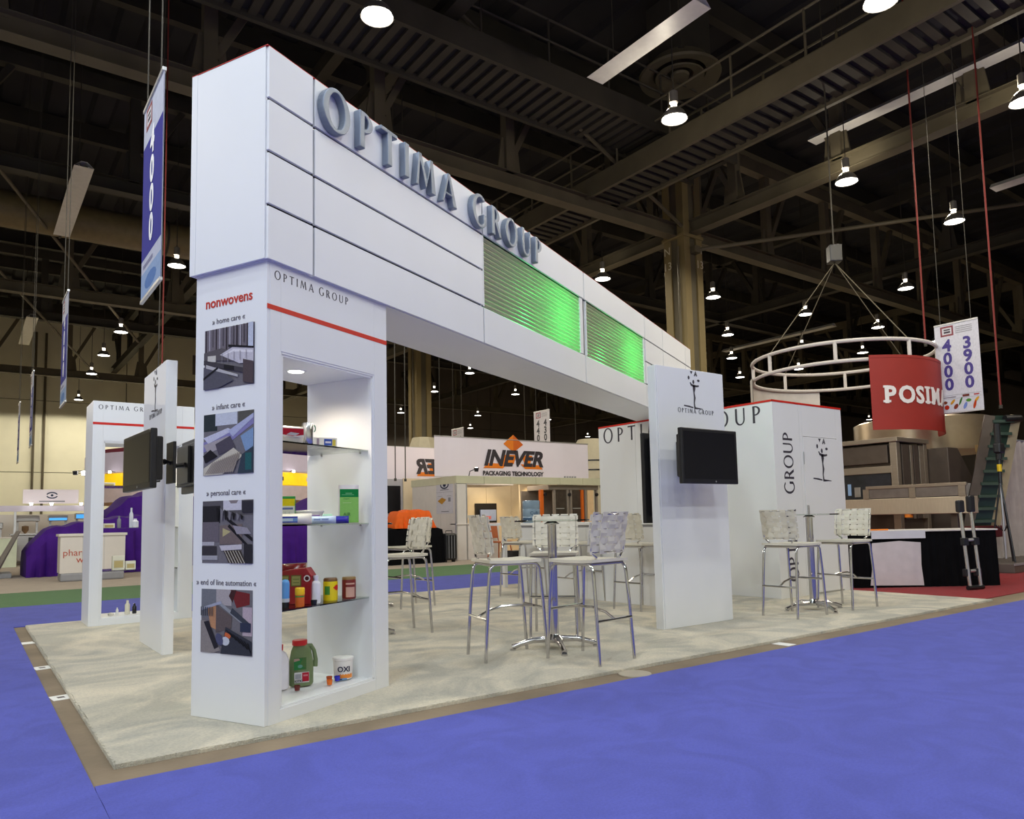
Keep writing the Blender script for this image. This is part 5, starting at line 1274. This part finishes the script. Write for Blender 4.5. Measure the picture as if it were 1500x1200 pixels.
# the sign leans a little; local -y looks at the aisle
RR = 1.68
FRW = mat('white_frame_tube', srgb((206, 198, 190)), .5)
def hoop(z, nm): MB().tube([(RR * cos(2 * pi * i / 64), RR * sin(2 * pi * i / 64), z) for i in range(64)], .035, 8, closed=True).build(nm, FRW, rg, smooth=True)
hoop(1.63, 'upper_hoop'); hoop(1.27, 'lower_hoop')
for k in range(8):
    a = R(22 + 45 * k); MB().tube([(RR * cos(a), RR * sin(a), 1.27), (RR * cos(a), RR * sin(a), 1.63)], .035, 8).build('upright', FRW, rg)
def curved(a0, a1, z0, z1, m, nm, r=RR + .04, n=24, sag=.0):
    vs = []
    for i in range(n + 1):
        a = R(a0 + (a1 - a0) * i / n)
        for q in (0, .012):
            vs += [((r + q) * cos(a), (r + q) * sin(a), z0 - sag * sin(pi * i / n)), ((r + q) * cos(a), (r + q) * sin(a), z1)]
    fs = []
    for i in range(n):
        k = i * 4; fs += [(k, k + 4, k + 5, k + 1), (k + 2, k + 3, k + 7, k + 6), (k, k + 2, k + 6, k + 4), (k + 1, k + 5, k + 7, k + 3)]
    return MB().add(vs, fs).build(nm, m, rg, smooth=True)
REDB = mat('red_banner_fabric', srgb((150, 36, 26)), .6, var=.04)
curved(-95, -5, .02, 1.30, REDB, 'red_banner', sag=.02); curved(85, 178, .02, 1.30, mat('white_banner_cloth', srgb((205, 198, 190)), .7), 'white_banner')
curved(-95, -5, 1.28, 1.33, REDB, 'banner_hem', r=RR + .045); curved(-95, -5, .0, .05, REDB, 'banner_hem', r=RR + .045)
# slab lettering wrapped round the banner
SIGNW = mat('white_sign_letters', srgb((232, 226, 222)), .5)
def slab_word(word, a0, z, hgt):
    """heavy slab serif letters wrapped round the banner, one piece per letter"""
    x = 0.0
    for ch in word:
        me = text_mesh(ch, hgt * 1.38, ext=.004, off=hgt * .05, align='LEFT')
        x0 = min(v.co.x for v in me.vertices); x1 = max(v.co.x for v in me.vertices); wd = x1 - x0
        b = MB(); b.v = [(v.co.x - x0, v.co.y, v.co.z) for v in me.vertices]
        b.f = [tuple(p.vertices) for p in me.polygons]; b.mi = [0] * len(b.f); b.ink = [(1, 1, 1)] * len(b.f)
        st, sh = hgt * .24, hgt * .13
        def slab(cx, top, w_): b.box(cx - w_ / 2, hgt - sh if top else -.0, -.004, cx + w_ / 2, hgt if top else sh, .0045)
        if ch == 'P': slab(st * .5, 0, st * 1.9); slab(st * .3, 1, st * 1.2)
        if ch == 'I': slab(wd / 2, 0, st * 2.0); slab(wd / 2, 1, st * 2.0)
        if ch == 'M': slab(st * .45, 0, st * 1.7); slab(wd - st * .45, 0, st * 1.7); slab(st * .3, 1, st * 1.3); slab(wd - st * .3, 1, st * 1.3)
        if ch == 'A': slab(st * .4, 0, st * 1.6); slab(wd - st * .4, 0, st * 1.6)
        if ch == 'T': slab(wd / 2, 0, st * 1.9)
        pad = {'I': st * .55, 'M': st * .45, 'P': st * .25, 'A': st * .35}.get(ch, 0)
        x += pad
        out = []
        for px, py, pz in b.v:
            a = R(a0) + (px + x) / (RR + .06); r = RR + .062 + pz
            out.append((r * cos(a), r * sin(a), z + py))
        b.v = out; b.build('letter', SIGNW, rg)
        x += wd + pad + hgt * .09
slab_word('POSIMAT', -88, .48, .30)
apex = (0, 0, 3.6)
for k in (0, 2, 4, 6):
    a = R(22 + 45 * k); MB().tube([(RR * cos(a), RR * sin(a), 1.63), apex], .010, 5).build('cable', BEAM, rg)
MB().tube([apex, (0, 0, 11.97)], .015, 6).build('hoist_cable', BEAMD, rg); bx('hoist', BLACKP, rg, (-.12, -.12, 3.6), (.12, .12, 3.95), .02)

# ================================================================== MACHINE STAND AT RIGHT
mm = thing('packaging_machine', 'large stainless packaging machine under the red hanging banner', 'machine', (12.0, 2.50, 0))
SM = mat('satin_stainless', srgb((164, 150, 132)), .35, .75, var=.06, scale=3, stretch=(1, 1, 8)); SMD = mat('dark_steel_panel', srgb((96, 84, 74)), .4, .6, var=.1); WIN = mat('dark_machine_window', (.02, .02, .025), .05, var=.3)  # second steel is the darker one, for panels and legs
bx('roof_plate', SM, mm, (-.03, -.03, 2.20), (1.1, 2.2, 2.28), .01); bx('corner_post', SM, mm, (0, 0, .1), (.12, .12, 2.2), .008); bx('corner_post', SM, mm, (0, 2.05, .1), (.12, 2.17, 2.2), .008); bx('corner_post', SM, mm, (.95, 0, .1), (1.07, .12, 2.2), .008)
bx('inner_body', SMD, mm, (.08, .08, .1), (1.0, 2.1, 2.18), 0)
bx('upper_door', SMD, mm, (.0, .16, 1.85), (.05, 1.95, 2.16), .01); bx('cross_rail', SM, mm, (-.01, .1, 1.68), (.06, 2.06, 1.80), .005)
wn = bx('window_pane', WIN, mm, (.02, .14, 1.20), (.06, 2.0, 1.68), 0)
random.seed(5)
for i in range(7): bx('inner_part', [ALU, STEEL, mat('blue_tint_part', srgb((150, 180, 215)), .3)][i % 3], mm, (.005, .5 + i * .17, 1.26 + .03 * (i % 3)), (.018, .56 + i * .17 + .05 * (i % 2), 1.40 + .06 * (i % 4)), .003)
for x0, x1, m in ((.16, .40, SMD), (.44, .52, SM), (.56, .72, SMD), (.76, .92, SM)): bx('side_door', m, mm, (x0, -.01, .9), (x1, .03, 2.16), .005)
bx('base_frame', SMD, mm, (-.05, -.05, .0), (1.1, 2.2, .12), .01)
ch = thing('chute', 'sloping dark steel chute on the right side of the packaging machine', 'machine', (13.1, 2.42, 0))
b = MB(); b.poly([(0, 1.15), (0, 2.12), (.38, 2.12), (.98, 1.52), (1.0, 1.15)], -.25, .5); b.xf(Matrix.Rotation(R(90), 4, 'X')).build('hood', SMD, ch, bevel=.01)
bx('clear_bin', mat('smoky_bin', srgb((150, 140, 132)), .15), ch, (.55, -.35, 1.15), (1.25, -.02, 1.50), .02); bx('pedestal', SMD, ch, (.1, -.2, 0), (.9, .2, 1.15), .01)
dm = thing('drum_hopper', 'wide curved stainless drum above the packaging machine', 'machine', (16.2, 4.0, 0))
MB().lathe([(1.36, 2.25), (1.36, 2.92), (1.28, 2.96), (1.28, 2.4), (0, 2.25)], 48).build('drum', mat('drum_stainless', srgb((176, 158, 136)), .28, .85, var=.05), dm, smooth=True)
for k in range(6): MB().tube([(1.2 * cos(k), 1.2 * sin(k), 0), (1.2 * cos(k), 1.2 * sin(k), 2.3)], .06, 10).build('leg', SMD, dm)
bx('yellow_beam', mat('ochre_beam', srgb((150, 118, 66)), .5), dm, (-1.5, -1.75, 2.10), (1.0, -1.62, 2.24), .005)
for x in (-1.3, .8): bx('beam_post', SMD, dm, (x, -1.74, 0), (x + .1, -1.64, 2.10), .005)
cv = thing('conveyor', 'straight stainless conveyor with clear guard rails before the packaging machine', 'machine', (11.5, 1.25, 0))
bx('bed', mat('light_satin_steel', srgb((196, 178, 152)), .4, .4, var=.05, stretch=(1, 8, 1)), cv, (0, 0, .98), (.35, 2.1, 1.24), .01); bx('guard_rail', SM, cv, (-.01, .0, 1.40), (.03, 1.55, 1.45), .004); bx('belt', BLACKP, cv, (.03, .02, 1.24), (.32, 2.05, 1.25), 0)
for y in (.75, 1.5, .02): bx('guard_post', SM, cv, (-.01, y, 1.24), (.03, y + .10, 1.40), .003)
for y0, y1 in ((.12, .75), (.86, 1.5)): bx('guard_pane', mat('smoky_guard', srgb((120, 108, 98)), .1, var=.15), cv, (.005, y0, 1.25), (.012, y1, 1.40), 0)
for y in (.2, 1.8): bx('leg', SMD, cv, (.1, y, 0), (.2, y + .1, .98), .005)
MB().lathe([(0, 0), (.06, 0), (.06, .05), (0, .05)], 12, (.05, .9, .93)).build('orange_foot_cap', ORANGE, cv)
ic = thing('incline_conveyor', 'steep inclined conveyor with dark green flights at right', 'machine', (13.72, 1.98, 0))
p0, p1 = Vector((0, 0, .72)), Vector((.28, -.36, 2.66))
sd = Vector((.42, .26, 0)).normalized() * -1
FL = mat('dark_green_belt', srgb((38, 58, 48)), .3, var=.15); ICR = mat('beige_side_rail', srgb((150, 134, 104)), .5)
d = (p1 - p0); wv = Vector((d.y, -d.x, 0)).normalized() * .20
wv = Vector((.19, -.11, 0))
b = MB().add([p0 - wv, p0 + wv, p1 + wv, p1 - wv, p0 - wv + Vector((.1, .1, 0)), p0 + wv + Vector((.1, .1, 0)), p1 + wv + Vector((.1, .1, 0)), p1 - wv + Vector((.1, .1, 0))],
             [(0, 1, 2, 3), (7, 6, 5, 4), (0, 4, 5, 1), (1, 5, 6, 2), (2, 6, 7, 3), (3, 7, 4, 0)])
b.build('belt', FL, ic)
for k in range(9):
    q = p0 + d * ((k + .5) / 9) + Vector((-.04, -.05, 0)); MB().beam(q - wv * .9, q + wv * .9, .02, .05).build('flight', mat('green_flight', srgb((58, 76, 66)), .3), ic)
for sg in (-1, 1): MB().beam(p0 + wv * sg * 1.12, p1 + wv * sg * 1.12, .05, .16).build('side_rail', ICR if sg > 0 else SMD, ic)
for q in (.1, .9): MB().beam(Vector((0, 0, 0)) + wv * (q * 2 - 1) + Vector((.1, .1, 0)), p0 + wv * (q * 2 - 1) + d * .1 + Vector((.1, .1, 0)), .06, .06).build('leg', SMD, ic)
bx('end_plate', SM, ic, (.28, -.75, 2.05), (.60, -.70, 2.72), .01); MB().tube([(.25, -.40, 2.6), (.5, -.55, 2.6)], .06, 12).build('motor', BLACKP, ic, smooth=True)
bx('red_skid', mat('dark_red_paint', srgb((84, 20, 20)), .5), ic, (-.75, -.2, .55), (.35, .1, .75), .01)
tp = thing('tripod', 'black tripod stand with a yellow clamp at the right edge', 'stand', (13.38, 1.50, .16))
MB().tube([(0, 0, .05), (0, 0, 1.62)], .018, 8).build('pole', ALU, tp); MB().tube([(0, 0, 1.3), (.02, 0, 1.75)], .03, 8).build('sleeve', BLACKP, tp); MB().tube([(0, 0, 1.5), (0, 0, 1.62)], .036, 8).build('yellow_clamp', mat('yellow_plastic', srgb((226, 190, 30)), .4), tp)
for k in range(3):
    a = 2.0 + k * 2 * pi / 3; MB().tube([(0, 0, 1.35), (.22 * cos(a), .22 * sin(a), 0)], .014, 8).build('leg', BLACKP, tp); MB().tube([(0, 0, .5), (.12 * cos(a), .12 * sin(a), .62)], .01, 6).build('brace', BLACKP, tp)
bx('tool_head', BLACKP, tp, (-.06, -.06, 1.80), (.14, .06, 1.98), .03); MB().tube([(.02, 0, 1.7), (.02, 0, 2.3)], .05, 10).build('black_tube', BLACKP, tp); 
pd = thing('podium', 'grey step platform behind the black draped table at right', 'platform', (13.0, 1.25, 0)); bx('step', mat('grey_step', srgb((96, 86, 80)), .6), pd, (0, 0, 0), (4, 1.0, .15), .01); bx('edge_strip', GREY, pd, (-.01, -.01, .12), (4, .0, .155), 0)
cu = thing('curtain', 'grey pleated curtain at the right edge', 'curtain', (14.15, 1.95, .16))
b = MB(); n = 60
for i in range(n):
    x0, x1 = i * .05, (i + 1) * .05
    b.add([(x0, .05 * sin(i * 1.3), 0), (x1, .05 * sin((i + 1) * 1.3), 0), (x1, .03 * sin((i + 1) * 1.3), 2.15), (x0, .03 * sin(i * 1.3), 2.15)], [(0, 1, 2, 3)])
b.build('cloth', mat('grey_curtain', srgb((170, 160, 156)), .8, var=.08), cu, smooth=True); MB().tube([(-.1, 0, 2.16), (3.1, 0, 2.16)], .02, 8).build('rail', ALU, cu)
for x in (-.08, 3.05): MB().tube([(x, 0, -.15), (x, 0, 2.16)], .02, 8).build('post', ALU, cu)
# black draped table with poster
TA = math.atan2(.62 - 1.80, 10.80 - 9.25)
bt = thing('draped_table', 'long black draped table with a white top and pale poster, right of the closet', 'table', (9.25, 1.82, .004), TA)
bx('top', mat('white_table_top', srgb((214, 208, 204)), .5), bt, (-.02, -.02, .745), (1.97, .75, .765), .004)
b = MB(); n = 78
for i in range(n):
    x0, x1 = 1.95 * i / n, 1.95 * (i + 1) / n
    b.add([(x0, .012 * sin(i * 1.5) - .01, 0), (x1, .012 * sin((i + 1) * 1.5) - .01, 0), (x1, .004 * sin((i + 1) * 1.5), .745), (x0, .004 * sin(i * 1.5), .745)], [(0, 1, 2, 3)])
b.build('front_skirt', BLACKC, bt, smooth=True)
for x0 in (0, 1.94): bx('side_skirt', BLACKC, bt, (x0, 0, 0), (x0 + .01, .73, .745), 0)
bx('back_skirt', BLACKC, bt, (0, .72, 0), (1.95, .73, .745), 0)
b = MB(); b.poly([(.20, .03), (.92, .02), (.90, .30), (.91, .60), (.62, .625), (.25, .60), (.24, .30)], 0, .004); put(b.mesh('poster'), 'poster', mat('pale_poster', srgb((206, 196, 198)), .2), bt, (0, -.032, 0), (R(90), 0, 0))
bx('white_runner', mat('white_runner_cloth', srgb((206, 204, 212)), .6), bt, (.25, -.035, .655), (.98, -.025, .765), .002)
MB().tube([(.25, .2, .775), (.6, .22, .775)], .012, 6).build('orange_strip', ORANGE, bt)
tr = thing('trolley', 'folding luggage trolley with two chrome poles and black grips before the black table', 'trolley', (10.02, .62, 0), -.25)
for x in (-.10, .10):
    MB().tube([(x, 0, .03), (x - .02, .05, 1.02)], .022, 10).build('pole', mat('satin_pole', (.62, .60, .55), .25, .9), tr, smooth=True)
    bx('grip', BLACKP, tr, (x - .065, .02, 1.0), (x + .04, .09, 1.16 if x < 0 else 1.22), .02)
for z in (.22, .62):
    bx('bracket', BLACKP, tr, (-.15, .0, z - .05), (-.06, .06, z + .05), .01); bx('bracket', BLACKP, tr, (.05, .0, z - .05), (.14, .06, z + .05), .01); MB().tube([(-.06, .03, z + .02), (.05, .03, z + .02)], .02, 8).build('cross_bar', ALU, tr)
MB().tube([(-.14, .0, .03), (.14, .0, .03)], .03, 8).build('axle', BLACKP, tr)

# ================================================================== ROPES
ROPE = mat('red_rope', srgb((120, 34, 28)), .7)
def rope(label, x, y, z0, z1, r=.016, m=ROPE):
    t = thing('rope', label, 'rope', (x, y, z0)); MB().tube([(0, 0, 0), (.01, 0, (z1 - z0) / 2), (0, 0, z1 - z0)], r, 6).build('strand', m, t); MB().lathe([(0, 0), (.03, .0), (.03, .06), (0, .06)], 8).build('hook', BEAMD, t)
rope('long red rope hanging at the far right of the picture', 13.95, 1.62, 2.78, 14.5)
rope('red rope hanging to the ring sign from the girder', 14.62, 3.1, 4.26, 14.5, .018)
rope('red rope hanging between the big blue banner and the tower', 2.1, 10.1, 2.3, 14.5, .012)
rope('dark rope beside the red one left of the tower', 1.95, 9.6, 2.3, 14.5, .01, BEAMD)
rope('dark rope rising left of the orange logo banner', 7.33, 11.55, 1.96, 14.5, .012, BEAMD)
rope('second dark rope left of the orange logo banner', 7.56, 11.50, 1.95, 14.5, .012, BEAMD)
